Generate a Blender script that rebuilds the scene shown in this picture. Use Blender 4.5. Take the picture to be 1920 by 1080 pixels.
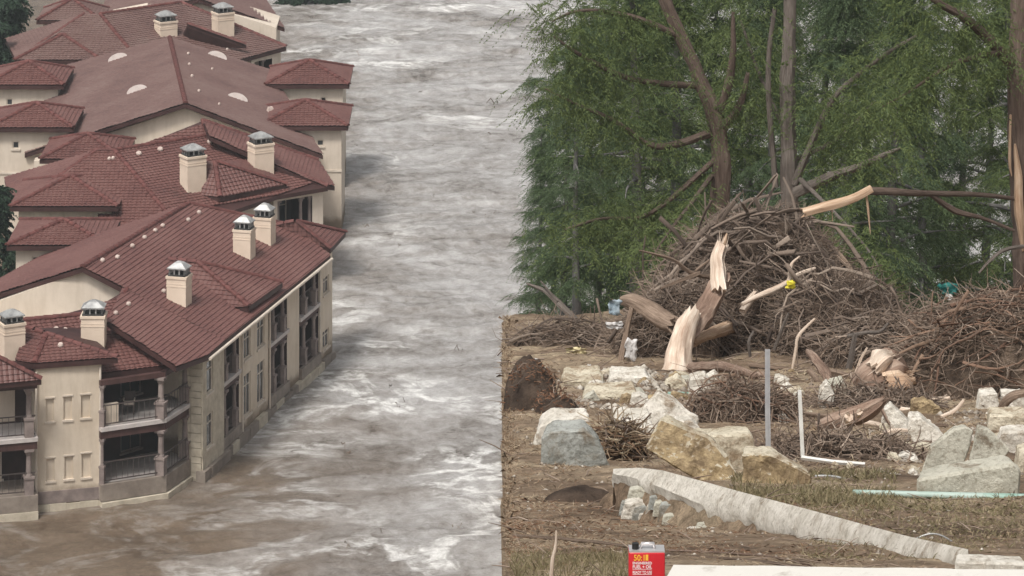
import bpy, bmesh, math, random
import numpy as np
from mathutils import Vector, Matrix, noise as mnoise

for o in list(bpy.data.objects):
    bpy.data.objects.remove(o)
scene = bpy.context.scene
col = scene.collection

# ------------------------------------------------------------------ camera
H, F, YH = 54.0, 6800.0, -1300.0           # camera height over the river, focal length and horizon row (1920 px frame)
cam_d = bpy.data.cameras.new('camera')
cam_d.sensor_width = 36.0
cam_d.lens = F / 1920.0 * 36.0
cam_d.shift_y = (YH - 540.0) / 1920.0
cam_d.clip_start = 0.5
cam_d.clip_end = 6000.0
cam = bpy.data.objects.new('camera', cam_d)
cam.location = (0, 0, H)
cam.rotation_euler = (math.radians(90), 0, 0)
col.objects.link(cam)
scene.camera = cam
scene.render.resolution_x, scene.render.resolution_y = 1024, 576

# ------------------------------------------------------------------ sky, sun, exposure
SUN_EL, SUN_AZ = math.radians(58), math.radians(-152)   # azimuth: clockwise from +Y
world = bpy.data.worlds.new('World')
scene.world = world
world.use_nodes = True
wn, wl = world.node_tree.nodes, world.node_tree.links
wn.clear()
sky_t = wn.new('ShaderNodeTexSky')
sky_t.sky_type = 'NISHITA'
sky_t.sun_disc = False
sky_t.sun_elevation = SUN_EL
sky_t.sun_rotation = SUN_AZ
sky_t.altitude = 100
sky_t.air_density = 1.0
sky_t.dust_density = 6.0
sky_t.ozone_density = 1.0
hsv = wn.new('ShaderNodeHueSaturation')
hsv.inputs['Saturation'].default_value = 0.12
bg = wn.new('ShaderNodeBackground')
bg.inputs['Strength'].default_value = 0.10
wo = wn.new('ShaderNodeOutputWorld')
wl.new(sky_t.outputs[0], hsv.inputs['Color'])
wl.new(hsv.outputs[0], bg.inputs['Color'])
wl.new(bg.outputs[0], wo.inputs['Surface'])

sun_d = bpy.data.lights.new('sun', 'SUN')
sun_d.energy = 2.2
sun_d.angle = math.radians(12)
sun_d.color = (1.0, 0.955, 0.88)
sun = bpy.data.objects.new('sun', sun_d)
sv = Vector((math.sin(SUN_AZ) * math.cos(SUN_EL), math.cos(SUN_AZ) * math.cos(SUN_EL), math.sin(SUN_EL)))
sun.rotation_euler = sv.to_track_quat('Z', 'Y').to_euler()
sun.location = (0, 0, 120)
col.objects.link(sun)

vs = scene.view_settings
vs.view_transform = 'Standard'
vs.look = 'None'
vs.exposure = 0.42
vs.gamma = 1.0
vs.use_curve_mapping = False

# ------------------------------------------------------------------ helpers
rng = random.Random(7)


def V(*a):
    return Vector(a if len(a) > 1 else a[0])


def P(x, y, h):
    """pixel -> point at height h over the river"""
    d = (H - h) * F / (y - YH)
    return Vector(((x - 960.0) * d / F, d, h))


def PD(x, y, d):
    """pixel -> point at distance d"""
    return Vector(((x - 960.0) * d / F, d, H - d * (y - YH) / F))


class Plane:
    def __init__(s, a, b, c):
        s.p = a.copy()
        s.n = (b - a).cross(c - a).normalized()
        if s.n.z < 0:
            s.n = -s.n

    def at(s, x, y):
        o = Vector((0, 0, H))
        r = Vector(((x - 960.0) / F, 1.0, -(y - YH) / F))
        t = (s.p - o).dot(s.n) / r.dot(s.n)
        return o + r * t


def vplane(a, b):
    return Plane(a, b, a + Vector((0, 0, 1)))


def props(o, label=None, cat=None, group=None, kind=None):
    if label:
        o['label'] = label
    if cat:
        o['category'] = cat
    if group:
        o['group'] = group
    if kind:
        o['kind'] = kind
    return o


def empty(name, loc, label=None, cat=None, group=None):
    o = bpy.data.objects.new(name, None)
    o.empty_display_size = 0.3
    o.location = loc
    col.objects.link(o)
    return props(o, label, cat, group)


def root_of(o):
    while o.parent:
        o = o.parent
    return o


class MB:
    """collects world-space geometry, builds one mesh object"""
    def __init__(s):
        s.v, s.f, s.m = [], [], []

    def add(s, verts, faces, mi=0):
        n = len(s.v)
        s.v.extend([tuple(q) for q in verts])
        s.f.extend([tuple(i + n for i in q) for q in faces])
        s.m.extend([mi] * len(faces))
        return s

    def box(s, c, sx, sy, sz, ang=0.0, mi=0, taper=1.0):
        """box with base centre c, size, rotation about z"""
        ca, sa = math.cos(ang), math.sin(ang)
        vs_ = []
        for z, k in ((0, 1.0), (sz, taper)):
            for x, y in ((-1, -1), (1, -1), (1, 1), (-1, 1)):
                X, Y = x * sx * .5 * k, y * sy * .5 * k
                vs_.append((c[0] + X * ca - Y * sa, c[1] + X * sa + Y * ca, c[2] + z))
        s.add(vs_, [(3, 2, 1, 0), (4, 5, 6, 7), (0, 1, 5, 4), (1, 2, 6, 5), (2, 3, 7, 6), (3, 0, 4, 7)], mi)
        return s

    def prism(s, poly, dvec, mi=0):
        """closed prism from polygon (list of Vectors) swept by dvec"""
        n = len(poly)
        vs_ = [Vector(q) for q in poly] + [Vector(q) + Vector(dvec) for q in poly]
        fs = [tuple(range(n)), tuple(range(2 * n - 1, n - 1, -1))]
        for i in range(n):
            j = (i + 1) % n
            fs.append((i, i + n, j + n, j))
        s.add(vs_, fs, mi)
        return s

    def tube(s, pts, rad, sides=6, mi=0, cap=True, jit=0.0, rnd=None):
        pts = [Vector(q) for q in pts]
        n = len(pts)
        base = len(s.v)
        up = Vector((0.13, 0.31, 0.94))
        for i in range(n):
            t = (pts[min(i + 1, n - 1)] - pts[max(i - 1, 0)])
            if t.length < 1e-6:
                t = Vector((0, 0, 1))
            t.normalize()
            a = t.cross(up)
            if a.length < 0.1:
                a = t.cross(Vector((1, 0, 0)))
            a.normalize()
            b = t.cross(a)
            r = rad[i] if hasattr(rad, '__len__') else rad
            for k in range(sides):
                th = 2 * math.pi * k / sides
                rr = r * (1 + (rnd.uniform(-jit, jit) if jit and rnd else 0))
                q = pts[i] + a * math.cos(th) * rr + b * math.sin(th) * rr
                s.v.append(tuple(q))
        for i in range(n - 1):
            for k in range(sides):
                k2 = (k + 1) % sides
                s.f.append((base + i * sides + k, base + i * sides + k2, base + (i + 1) * sides + k2, base + (i + 1) * sides + k))
                s.m.append(mi)
        if cap:
            s.f.append(tuple(base + k for k in range(sides - 1, -1, -1)))
            s.f.append(tuple(base + (n - 1) * sides + k for k in range(sides)))
            s.m.extend([mi, mi])
        return s

    def build(s, name, mats, parent=None, loc=None, smooth=False, angle=None):
        me = bpy.data.meshes.new(name)
        org = Vector((0, 0, 0))
        if parent:
            org = root_of(parent).location.copy()
        elif loc is not None:
            org = Vector(loc)
        me.from_pydata([(x - org[0], y - org[1], z - org[2]) for x, y, z in s.v], [], s.f)
        for m in (mats if isinstance(mats, (list, tuple)) else [mats]):
            me.materials.append(m)
        if len(me.materials) > 1:
            me.polygons.foreach_set('material_index', s.m)
        if smooth:
            me.polygons.foreach_set('use_smooth', [True] * len(me.polygons))
            if angle:
                me.set_sharp_from_angle(angle=math.radians(angle))
        me.update()
        o = bpy.data.objects.new(name, me)
        col.objects.link(o)
        if parent:
            o.parent = parent
        elif loc is not None:
            o.location = org
        return o


def link_mesh(name, me, parent=None, mat4=None):
    o = bpy.data.objects.new(name, me)
    col.objects.link(o)
    if parent:
        o.parent = parent
    if mat4 is not None:
        o.matrix_local = mat4
    return o


# numpy value noise ---------------------------------------------------
def _hash(ix, iy, seed):
    h = (ix.astype(np.int64) * 374761393 + iy.astype(np.int64) * 668265263 + seed * 982451653) & 0x7fffffff
    h = ((h ^ (h >> 13)) * 1274126177) & 0x7fffffff
    h = h ^ (h >> 16)
    return (h & 0xffff) / 65535.0


def vnoise(x, y, seed=0):
    ix, iy = np.floor(x), np.floor(y)
    fx, fy = x - ix, y - iy
    fx, fy = fx * fx * (3 - 2 * fx), fy * fy * (3 - 2 * fy)
    a, b = _hash(ix, iy, seed), _hash(ix + 1, iy, seed)
    c, d = _hash(ix, iy + 1, seed), _hash(ix + 1, iy + 1, seed)
    return (a + (b - a) * fx) * (1 - fy) + (c + (d - c) * fx) * fy - 0.5


def fbm(x, y, seed=0, octv=4, gain=0.5):
    s, a = 0, 1.0
    for k in range(octv):
        s = s + a * vnoise(x * 2 ** k + 17.3 * k, y * 2 ** k - 9.1 * k, seed + k)
        a *= gain
    return s


# ------------------------------------------------------------------ materials
def new_mat(name):
    m = bpy.data.materials.new(name)
    m.use_nodes = True
    nt = m.node_tree
    nt.nodes.clear()
    out = nt.nodes.new('ShaderNodeOutputMaterial')
    b = nt.nodes.new('ShaderNodeBsdfPrincipled')
    nt.links.new(b.outputs[0], out.inputs['Surface'])
    return m, nt, b, out


def ramp(nt, fac, stops):
    r = nt.nodes.new('ShaderNodeValToRGB')
    el = r.color_ramp.elements
    while len(el) < len(stops):
        el.new(0.5)
    for e, (p, c) in zip(el, stops):
        e.position = p
        e.color = (*c, 1) if len(c) == 3 else c
    nt.links.new(fac, r.inputs[0])
    return r.outputs[0]


def noise_node(nt, scale, detail=5, rough=0.6, vec=None, dist=0.0):
    n = nt.nodes.new('ShaderNodeTexNoise')
    n.inputs['Scale'].default_value = scale
    n.inputs['Detail'].default_value = detail
    n.inputs['Roughness'].default_value = rough
    n.inputs['Distortion'].default_value = dist
    if vec:
        nt.links.new(vec, n.inputs['Vector'])
    return n.outputs['Fac']


def coords(nt, sc=(1, 1, 1)):
    g = nt.nodes.new('ShaderNodeNewGeometry')
    mp = nt.nodes.new('ShaderNodeMapping')
    mp.inputs['Scale'].default_value = sc
    nt.links.new(g.outputs['Position'], mp.inputs['Vector'])
    return mp.outputs[0]


def ocoords(nt, sc=(1, 1, 1)):
    g = nt.nodes.new('ShaderNodeTexCoord')
    mp = nt.nodes.new('ShaderNodeMapping')
    mp.inputs['Scale'].default_value = sc
    nt.links.new(g.outputs['Object'], mp.inputs['Vector'])
    return mp.outputs[0]


def bump(nt, b, h, strength=0.3, dist=0.02):
    bp = nt.nodes.new('ShaderNodeBump')
    bp.inputs['Strength'].default_value = strength
    bp.inputs['Distance'].default_value = dist
    nt.links.new(h, bp.inputs['Height'])
    nt.links.new(bp.outputs[0], b.inputs['Normal'])


def mat_noise(name, c0, c1, scale, rough=0.8, bstr=0.4, bdist=0.02, sc=(1, 1, 1), fine=None, spec=0.3, metal=0.0, obj=False, p0=0.35, p1=0.65):
    m, nt, b, out = new_mat(name)
    v = ocoords(nt, sc) if obj else coords(nt, sc)
    f = noise_node(nt, scale, 6, 0.65, v)
    nt.links.new(ramp(nt, f, [(p0, c0), (p1, c1)]), b.inputs['Base Color'])
    b.inputs['Roughness'].default_value = rough
    b.inputs['Specular IOR Level'].default_value = spec
    b.inputs['Metallic'].default_value = metal
    if bstr:
        bump(nt, b, noise_node(nt, fine or scale * 4, 6, 0.7, v), bstr, bdist)
    return m


def mat_island(name, cols, rough=0.85, spec=0.2, trans=0.0):
    """colour varies from piece to piece"""
    m, nt, b, out = new_mat(name)
    g = nt.nodes.new('ShaderNodeNewGeometry')
    n = len(cols)
    c = ramp(nt, g.outputs['Random Per Island'], [(i / max(1, n - 1), q) for i, q in enumerate(cols)])
    nt.links.new(c, b.inputs['Base Color'])
    b.inputs['Roughness'].default_value = rough
    b.inputs['Specular IOR Level'].default_value = spec
    if trans:
        t = nt.nodes.new('ShaderNodeBsdfTranslucent')
        nt.links.new(c, t.inputs['Color'])
        mx = nt.nodes.new('ShaderNodeMixShader')
        mx.inputs[0].default_value = trans
        nt.links.new(b.outputs[0], mx.inputs[1])
        nt.links.new(t.outputs[0], mx.inputs[2])
        nt.links.new(mx.outputs[0], out.inputs['Surface'])
    return m


def mat_tile(name, base):
    m, nt, b, out = new_mat(name)
    g = nt.nodes.new('ShaderNodeNewGeometry')
    v = coords(nt)
    big = noise_node(nt, 0.35, 4, 0.6, v)
    fine = noise_node(nt, 4.5, 3, 0.6, v)
    add = nt.nodes.new('ShaderNodeMath')
    add.operation = 'MULTIPLY_ADD'
    add.inputs[1].default_value = 0.45
    nt.links.new(fine, add.inputs[0])
    mul = nt.nodes.new('ShaderNodeMath')
    mul.operation = 'MULTIPLY'
    mul.inputs[1].default_value = 0.55
    nt.links.new(big, mul.inputs[0])
    nt.links.new(mul.outputs[0], add.inputs[2])
    k = base
    c = ramp(nt, add.outputs[0], [(0.30, (k[0] * .60, k[1] * .62, k[2] * .66)), (0.47, k), (0.66, (k[0] * 1.28, k[1] * 1.5, k[2] * 1.5))])
    nt.links.new(c, b.inputs['Base Color'])
    b.inputs['Roughness'].default_value = 0.55
    b.inputs['Specular IOR Level'].default_value = 0.4
    return m


def mat_wall(name, c0, c1):
    """stucco with rain streaks and a silty stain left by the flood above the waterline"""
    m, nt, b, out = new_mat(name)
    v = coords(nt)
    vs_ = coords(nt, (1, 1, .16))
    base = ramp(nt, noise_node(nt, .6, 5, .65, v), [(.35, c0), (.65, c1)])
    st = ramp(nt, noise_node(nt, 2.6, 5, .7, vs_), [(.38, (.70, .67, .63)), (.56, (1, 1, 1))])
    mx = nt.nodes.new('ShaderNodeMix')
    mx.data_type = 'RGBA'
    mx.blend_type = 'MULTIPLY'
    mx.inputs['Factor'].default_value = .3
    nt.links.new(base, mx.inputs['A'])
    nt.links.new(st, mx.inputs['B'])
    g = nt.nodes.new('ShaderNodeNewGeometry')
    sp_ = nt.nodes.new('ShaderNodeSeparateXYZ')
    nt.links.new(g.outputs['Position'], sp_.inputs[0])
    ad = nt.nodes.new('ShaderNodeMath')
    ad.operation = 'MULTIPLY_ADD'
    ad.inputs[1].default_value = -1.1
    nt.links.new(noise_node(nt, 1.1, 5, .7, v), ad.inputs[0])
    nt.links.new(sp_.outputs['Z'], ad.inputs[2])
    tide = ramp(nt, ad.outputs[0], [(.0, (1, 1, 1)), (.45, (0, 0, 0))])
    m2 = nt.nodes.new('ShaderNodeMix')
    m2.data_type = 'RGBA'
    nt.links.new(tide, m2.inputs['Factor'])
    nt.links.new(mx.outputs['Result'], m2.inputs['A'])
    m2.inputs['B'].default_value = (.22, .17, .125, 1)
    nt.links.new(m2.outputs['Result'], b.inputs['Base Color'])
    b.inputs['Roughness'].default_value = .9
    b.inputs['Specular IOR Level'].default_value = .25
    bump(nt, b, noise_node(nt, 14, 6, .7, v), .3, .02)
    return m


M = {}
M['tile'] = mat_tile('clay_tile', (0.122, 0.052, 0.045))
M['tile_far'] = mat_tile('sky_greyed_tile', (0.130, 0.073, 0.064))  # rear roofs: grazing sky sheen and haze greyed into the tile colour
M['ridge'] = mat_noise('ridge_tile', (0.075, 0.026, 0.023), (0.15, 0.055, 0.048), 2.5, 0.6, 0)
M['fascia'] = mat_noise('fascia_paint', (0.035, 0.015, 0.014), (0.065, 0.03, 0.027), 1.2, 0.55, 0.15)
M['stucco'] = mat_wall('stucco', (0.54, 0.455, 0.36), (0.64, 0.555, 0.455))
M['stucco_b'] = mat_wall('stucco_pale', (0.54, 0.465, 0.385), (0.63, 0.55, 0.465))
M['stack'] = mat_noise('chimney_stucco', (0.60, 0.49, 0.39), (0.70, 0.58, 0.47), 1.0, 0.9, 0.2, 0.02, fine=14)
M['trim'] = mat_noise('pale_trim', (0.50, 0.43, 0.36), (0.62, 0.55, 0.47), 2.0, 0.7, 0.1)
M['slab_edge'] = mat_noise('slab_edge', (0.42, 0.38, 0.36), (0.55, 0.5, 0.48), 2.0, 0.7, 0.1)
M['wood_dark'] = mat_noise('stained_timber', (0.045, 0.022, 0.02), (0.09, 0.045, 0.04), 2.5, 0.6, 0.2, sc=(1, 1, .2))
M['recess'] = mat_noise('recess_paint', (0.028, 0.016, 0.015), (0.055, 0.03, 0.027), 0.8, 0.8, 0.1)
M['column'] = mat_noise('column_stone', (0.17, 0.135, 0.125), (0.27, 0.22, 0.2), 2.0, 0.8, 0.3)
M['plinth'] = mat_noise('wet_plinth', (0.16, 0.13, 0.11), (0.30, 0.255, 0.215), 1.4, 0.55, 0.3, p0=.3, p1=.7)
M['floor'] = mat_noise('balcony_floor', (0.28, 0.25, 0.24), (0.38, 0.35, 0.33), 1.5, 0.5, 0.1)
M['stone'] = mat_noise('limestone_ashlar', (0.36, 0.31, 0.24), (0.58, 0.52, 0.42), 2.2, 0.9, 0.5, 0.03, p0=.3, p1=.7)
M['metal'] = mat_noise('galvanised', (0.24, 0.24, 0.24), (0.46, 0.46, 0.45), 3.0, 0.42, 0.1, metal=0.35, spec=.5)
M['metal_dark'] = mat_noise('soot_metal', (0.025, 0.026, 0.027), (0.07, 0.07, 0.07), 3.0, 0.5, 0.1, metal=0.3)
M['vent'] = mat_noise('vent_paint', (0.42, 0.33, 0.29), (0.58, 0.48, 0.43), 3.0, 0.5, 0.0)
M['eyebrow'] = mat_noise('eyebrow_paint', (0.66, 0.58, 0.54), (0.78, 0.70, 0.66), 3.0, 0.5, 0.0)
M['rail'] = mat_noise('rail_paint', (0.05, 0.04, 0.038), (0.09, 0.07, 0.065), 3.0, 0.5, 0.0)


def glass_mat():
    m, nt, b, out = new_mat('window_glass')
    v = coords(nt, (0.7, 0.7, 0.4))
    nt.links.new(ramp(nt, noise_node(nt, 1.3, 3, 0.6, v), [(0.35, (0.012, 0.014, 0.017)), (0.65, (0.05, 0.055, 0.06))]), b.inputs['Base Color'])
    b.inputs['Roughness'].default_value = 0.06
    b.inputs['Specular IOR Level'].default_value = 0.7
    return m


M['glass'] = glass_mat()


def wood_mat(name, cols, rough=.85, along=.5, scale=7.0, bstr=.8, bdist=.03):
    """grain runs along the stem: reads the unrolled 'grain' coordinates stored on the mesh"""
    m, nt, b, out = new_mat(name)
    at = nt.nodes.new('ShaderNodeAttribute')
    at.attribute_name = 'grain'
    mp = nt.nodes.new('ShaderNodeMapping')
    mp.inputs['Scale'].default_value = (1, 1, along)
    nt.links.new(at.outputs['Vector'], mp.inputs['Vector'])
    f1 = noise_node(nt, scale, 6, .7, mp.outputs[0], .3)
    f2 = noise_node(nt, 1.4, 3, .6, at.outputs['Vector'])
    ad = nt.nodes.new('ShaderNodeMath')
    ad.operation = 'MULTIPLY_ADD'
    ad.inputs[1].default_value = .6
    nt.links.new(f1, ad.inputs[0])
    ml = nt.nodes.new('ShaderNodeMath')
    ml.operation = 'MULTIPLY'
    ml.inputs[1].default_value = .4
    nt.links.new(f2, ml.inputs[0])
    nt.links.new(ml.outputs[0], ad.inputs[2])
    n = len(cols)
    nt.links.new(ramp(nt, ad.outputs[0], [(.33 + .34 * i / (n - 1), c) for i, c in enumerate(cols)]), b.inputs['Base Color'])
    b.inputs['Roughness'].default_value = rough
    b.inputs['Specular IOR Level'].default_value = .2
    bump(nt, b, f1, bstr, bdist)
    return m


class Stem:
    """fluted wooden stem with splintered ends and grain coordinates"""
    def __init__(s, seed=1):
        s.v, s.f, s.g = [], [], []
        s.r = random.Random(seed)
        s.so = Vector((seed * 3.1, seed * 1.7, seed * .9))

    def shards(s, p, d, r, n, ln):
        """ragged fibres standing out of a break"""
        d = Vector(d).normalized()
        a = d.cross(Vector((.3, .2, .9))).normalized()
        b = d.cross(a)
        for i in range(n):
            th, rr = s.r.uniform(0, 6.28), r * math.sqrt(s.r.random())
            q = Vector(p) + (a * math.cos(th) + b * math.sin(th)) * rr - d * r * .4
            L = ln * s.r.uniform(.3, 1.2)
            w = r * s.r.uniform(.08, .24)
            tip = q + d * L + Vector((s.r.gauss(0, .1), s.r.gauss(0, .1), s.r.gauss(0, .1))) * L
            k = len(s.v)
            for i_ in range(3):
                an = th + 2.1 * i_
                s.v.append(q + (a * math.cos(an) + b * math.sin(an)) * w)
                s.g.append((math.cos(an) * .1, math.sin(an) * .1 + i, 0))
            s.v.append(tip)
            s.g.append((0, i * 1.0, L))
            s.f += [(k, k + 1, k + 3), (k + 1, k + 2, k + 3), (k + 2, k, k + 3)]
        return s

    def stem(s, pts, rad, sides=14, flute=.16, splinter=(0.0, 1.2), sub=6, wob=.05):
        pts = [Vector(q) for q in pts]
        # Catmull-Rom
        P_, R_ = [], []
        n = len(pts)
        for i in range(n - 1):
            p0, p1, p2, p3 = pts[max(i - 1, 0)], pts[i], pts[i + 1], pts[min(i + 2, n - 1)]
            for k in range(sub):
                t = k / sub
                P_.append(.5 * ((2 * p1) + (p2 - p0) * t + (2 * p0 - 5 * p1 + 4 * p2 - p3) * t * t + (3 * p1 - p0 - 3 * p2 + p3) * t ** 3))
                R_.append(rad[i] + (rad[i + 1] - rad[i]) * t)
        P_.append(pts[-1])
        R_.append(rad[-1])
        m = len(P_)
        base = len(s.v)
        ln = 0.0
        prevA = None
        for i in range(m):
            t = (P_[min(i + 1, m - 1)] - P_[max(i - 1, 0)]).normalized()
            a = prevA - t * prevA.dot(t) if prevA is not None else t.cross(Vector((.13, .31, .94)))
            if a.length < .05:
                a = t.cross(Vector((1, 0, 0)))
            a.normalize()
            prevA = a
            b = t.cross(a)
            if i:
                ln += (P_[i] - P_[i - 1]).length
            r = R_[i]
            w = Vector((mnoise.noise(s.so + Vector((ln * 2.2, 0, 0))), mnoise.noise(s.so + Vector((0, ln * 2.2, 5))), mnoise.noise(s.so + Vector((3, 0, ln * 2.2))))) * wob * 2 * max(R_)
            for k in range(sides):
                th = 2 * math.pi * k / sides
                c, sn = math.cos(th), math.sin(th)
                fl = 1 + flute * 1.6 * mnoise.noise(s.so + Vector((c * 1.6, sn * 1.6, ln * .8))) + flute * .7 * mnoise.noise(s.so + Vector((c * 4, sn * 4, ln * 2.5)))
                q = P_[i] + w + (a * c + b * sn) * r * fl
                if i == m - 1 and splinter[1]:
                    q += t * r * splinter[1] * s.r.uniform(-.3, 1.3)
                if i == 0 and splinter[0]:
                    q -= t * r * splinter[0] * s.r.uniform(-.3, 1.3)
                s.v.append(q)
                s.g.append((c * .35, sn * .35, ln))
        for i in range(m - 1):
            for k in range(sides):
                k2 = (k + 1) % sides
                s.f.append((base + i * sides + k, base + i * sides + k2, base + (i + 1) * sides + k2, base + (i + 1) * sides + k))
        for e, ring in ((0, 0), (m - 1, (m - 1) * sides)):
            s.v.append(P_[e])
            s.g.append((0, 0, ln * (e > 0)))
            ci = len(s.v) - 1
            for k in range(sides):
                k2 = (k + 1) % sides
                s.f.append((ci, base + ring + k, base + ring + k2) if e else (ci, base + ring + k2, base + ring + k))
        return s

    def build(s, name, mat, parent=None, loc=None):
        me = bpy.data.meshes.new(name)
        org = root_of(parent).location if parent else Vector(loc)
        me.from_pydata([tuple(q - org) for q in s.v], [], s.f)
        at = me.attributes.new('grain', 'FLOAT_VECTOR', 'POINT')
        at.data.foreach_set('vector', [c for q in s.g for c in q])
        me.polygons.foreach_set('use_smooth', [True] * len(s.f))
        me.set_sharp_from_angle(angle=math.radians(48))
        me.materials.append(mat)
        o = bpy.data.objects.new(name, me)
        col.objects.link(o)
        if parent:
            o.parent = parent
        else:
            o.location = org
        return o
# ------------------------------------------------------------------ river
def flow_mask_np(x, y):
    return x, y


def make_water():
    fx = np.arange(-44, 6.01, 0.27)
    fy = np.arange(150, 300.01, 0.34)
    out = np.array([1.0, 3, 8, 20, 50, 120, 300, 700, 1500, 3000])
    xs = np.concatenate([-44 - out[::-1], fx, 6 + out])
    ys = np.concatenate([150 - out[::-1][1:], fy, 300 + out])
    X, Y = np.meshgrid(xs, ys)
    # warped coordinates give swirls; crests run slightly across the stream
    wx = X + 1.8 * fbm(X * .13, Y * .10, 3, 3)
    wy = Y + 3.0 * fbm(X * .10, Y * .09, 9, 3)
    a = math.radians(14)
    ux, uy = wx * math.cos(a) + wy * math.sin(a), -wx * math.sin(a) + wy * math.cos(a)
    calm = np.clip(fbm(X * .055, Y * .035, 81, 3) * 2.6 + .55, .12, 1.25)
    Z = 0.34 * fbm(ux * .10, uy * .17, 21, 3)
    Z = Z + calm * 0.24 * (0.5 - np.abs(fbm(ux * .24, uy * .50, 31, 4, 0.55)) * 1.6)
    Z = Z + (.35 + .65 * calm) * 0.15 * fbm(ux * .8, uy * 1.35, 41, 2)
    Z = Z - Z.mean()
    fade = np.clip((X + 60) / 14, 0, 1) * np.clip((24 - X) / 14, 0, 1) * np.clip((Y - 135) / 12, 0, 1) * np.clip((330 - Y) / 20, 0, 1)
    Z = Z * fade * 0.9
    n, k = len(xs), len(ys)
    verts = np.stack([X.ravel(), Y.ravel(), Z.ravel()], 1)
    idx = np.arange(n * k).reshape(k, n)
    quads = np.stack([idx[:-1, :-1], idx[:-1, 1:], idx[1:, 1:], idx[1:, :-1]], -1).reshape(-1, 4)
    me = bpy.data.meshes.new('river_water')
    me.from_pydata(verts.tolist(), [], quads.tolist())
    me.polygons.foreach_set('use_smooth', [True] * len(me.polygons))
    m, nt, b, out_n = new_mat('flood_water')
    L = nt.links
    g = nt.nodes.new('ShaderNodeNewGeometry')
    sep = nt.nodes.new('ShaderNodeSeparateXYZ')
    L.new(g.outputs['Position'], sep.inputs[0])

    def math_n(op, a_, b_=None, c_=None):
        q = nt.nodes.new('ShaderNodeMath')
        q.operation = op
        for i, z in enumerate((a_, b_, c_)):
            if z is None:
                continue
            if isinstance(z, (int, float)):
                q.inputs[i].default_value = z
            else:
                L.new(z, q.inputs[i])
        return q.outputs[0]
    # muddy base colour with dark house reflections and midstream sky sheen painted in
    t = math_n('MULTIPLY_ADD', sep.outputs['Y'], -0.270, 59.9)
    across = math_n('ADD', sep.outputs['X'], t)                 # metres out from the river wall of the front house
    tex = nt.nodes.new('ShaderNodeMapping')
    tex.inputs['Rotation'].default_value = (0, 0, math.radians(-12))
    tex.inputs['Scale'].default_value = (0.36, 0.50, 1)
    L.new(g.outputs['Position'], tex.inputs['Vector'])
    n1 = noise_node(nt, 0.40, 6, 0.60, tex.outputs[0], 0.8)
    n2 = noise_node(nt, 0.36, 8, 0.62, tex.outputs[0], 0.9)
    tex2 = nt.nodes.new('ShaderNodeMapping')
    tex2.inputs['Rotation'].default_value = (0, 0, math.radians(-10))
    tex2.inputs['Scale'].default_value = (0.8, 0.62, 1)
    L.new(g.outputs['Position'], tex2.inputs['Vector'])
    n4 = noise_node(nt, 1.5, 7, 0.72, tex2.outputs[0], 0.5)
    n2 = math_n('ADD', math_n('MULTIPLY', n2, 0.55), math_n('MULTIPLY', n4, 0.45))
    n3 = noise_node(nt, 0.16, 3, 0.5, tex.outputs[0], 0.8)
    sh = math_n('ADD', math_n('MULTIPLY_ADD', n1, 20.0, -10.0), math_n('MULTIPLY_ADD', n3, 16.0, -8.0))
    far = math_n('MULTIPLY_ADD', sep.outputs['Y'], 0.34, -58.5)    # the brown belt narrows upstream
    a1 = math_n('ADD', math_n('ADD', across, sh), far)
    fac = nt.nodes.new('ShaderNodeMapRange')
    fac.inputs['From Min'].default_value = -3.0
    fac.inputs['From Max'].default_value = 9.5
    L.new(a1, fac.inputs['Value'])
    silt_sheen = nt.nodes.new('ShaderNodeMix')
    silt_sheen.data_type = 'RGBA'
    L.new(fac.outputs[0], silt_sheen.inputs['Factor'])
    L.new(ramp(nt, n2, [(0.38, (0.095, 0.066, 0.045)), (0.62, (0.185, 0.140, 0.103))]), silt_sheen.inputs['A'])
    L.new(ramp(nt, n2, [(0.36, (0.115, 0.098, 0.084)), (0.44, (0.25, 0.230, 0.213)), (0.50, (0.335, 0.318, 0.305)), (0.62, (0.50, 0.488, 0.48))]), silt_sheen.inputs['B'])
    # foam threads
    fo = math_n('ABSOLUTE', math_n('SUBTRACT', n1, 0.5))
    thr = ramp(nt, fo, [(0.0, (1, 1, 1)), (0.055, (0, 0, 0))])
    near = nt.nodes.new('ShaderNodeMapRange')
    near.inputs['From Min'].default_value = 196.0
    near.inputs['From Max'].default_value = 160.0
    near.inputs['To Min'].default_value = -0.05
    near.inputs['To Max'].default_value = 0.16
    L.new(sep.outputs['Y'], near.inputs['Value'])
    gate = ramp(nt, math_n('ADD', n3, near.outputs[0]), [(0.47, (0, 0, 0)), (0.60, (1, 1, 1))])
    br = ramp(nt, noise_node(nt, 2.2, 6, 0.7, tex.outputs[0], 1.0), [(0.36, (0, 0, 0)), (0.56, (1, 1, 1))])
    foam = math_n('MULTIPLY', math_n('MULTIPLY', thr, gate), br)
    foam = math_n('MULTIPLY', foam, math_n('MULTIPLY_ADD', fac.outputs[0], 0.85, 0.15))
    # scum line piling up along the river walls
    lap = ramp(nt, math_n('MULTIPLY_ADD', math_n('ADD', across, math_n('MULTIPLY_ADD', br, -0.4, 0.1)), 0.5, 0.5), [(0.30, (0, 0, 0)), (0.45, (0.75, 0.75, 0.75)), (0.56, (0.75, 0.75, 0.75)), (0.72, (0, 0, 0))])
    wend = nt.nodes.new('ShaderNodeMapRange')
    wend.inputs['From Min'].default_value = 185.5
    wend.inputs['From Max'].default_value = 183.5
    L.new(sep.outputs['Y'], wend.inputs['Value'])
    wbeg = nt.nodes.new('ShaderNodeMapRange')
    wbeg.inputs['From Min'].default_value = 166.5
    wbeg.inputs['From Max'].default_value = 168.0
    L.new(sep.outputs['Y'], wbeg.inputs['Value'])
    lap = math_n('MULTIPLY', math_n('MULTIPLY', lap, wend.outputs[0]), wbeg.outputs[0])
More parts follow.
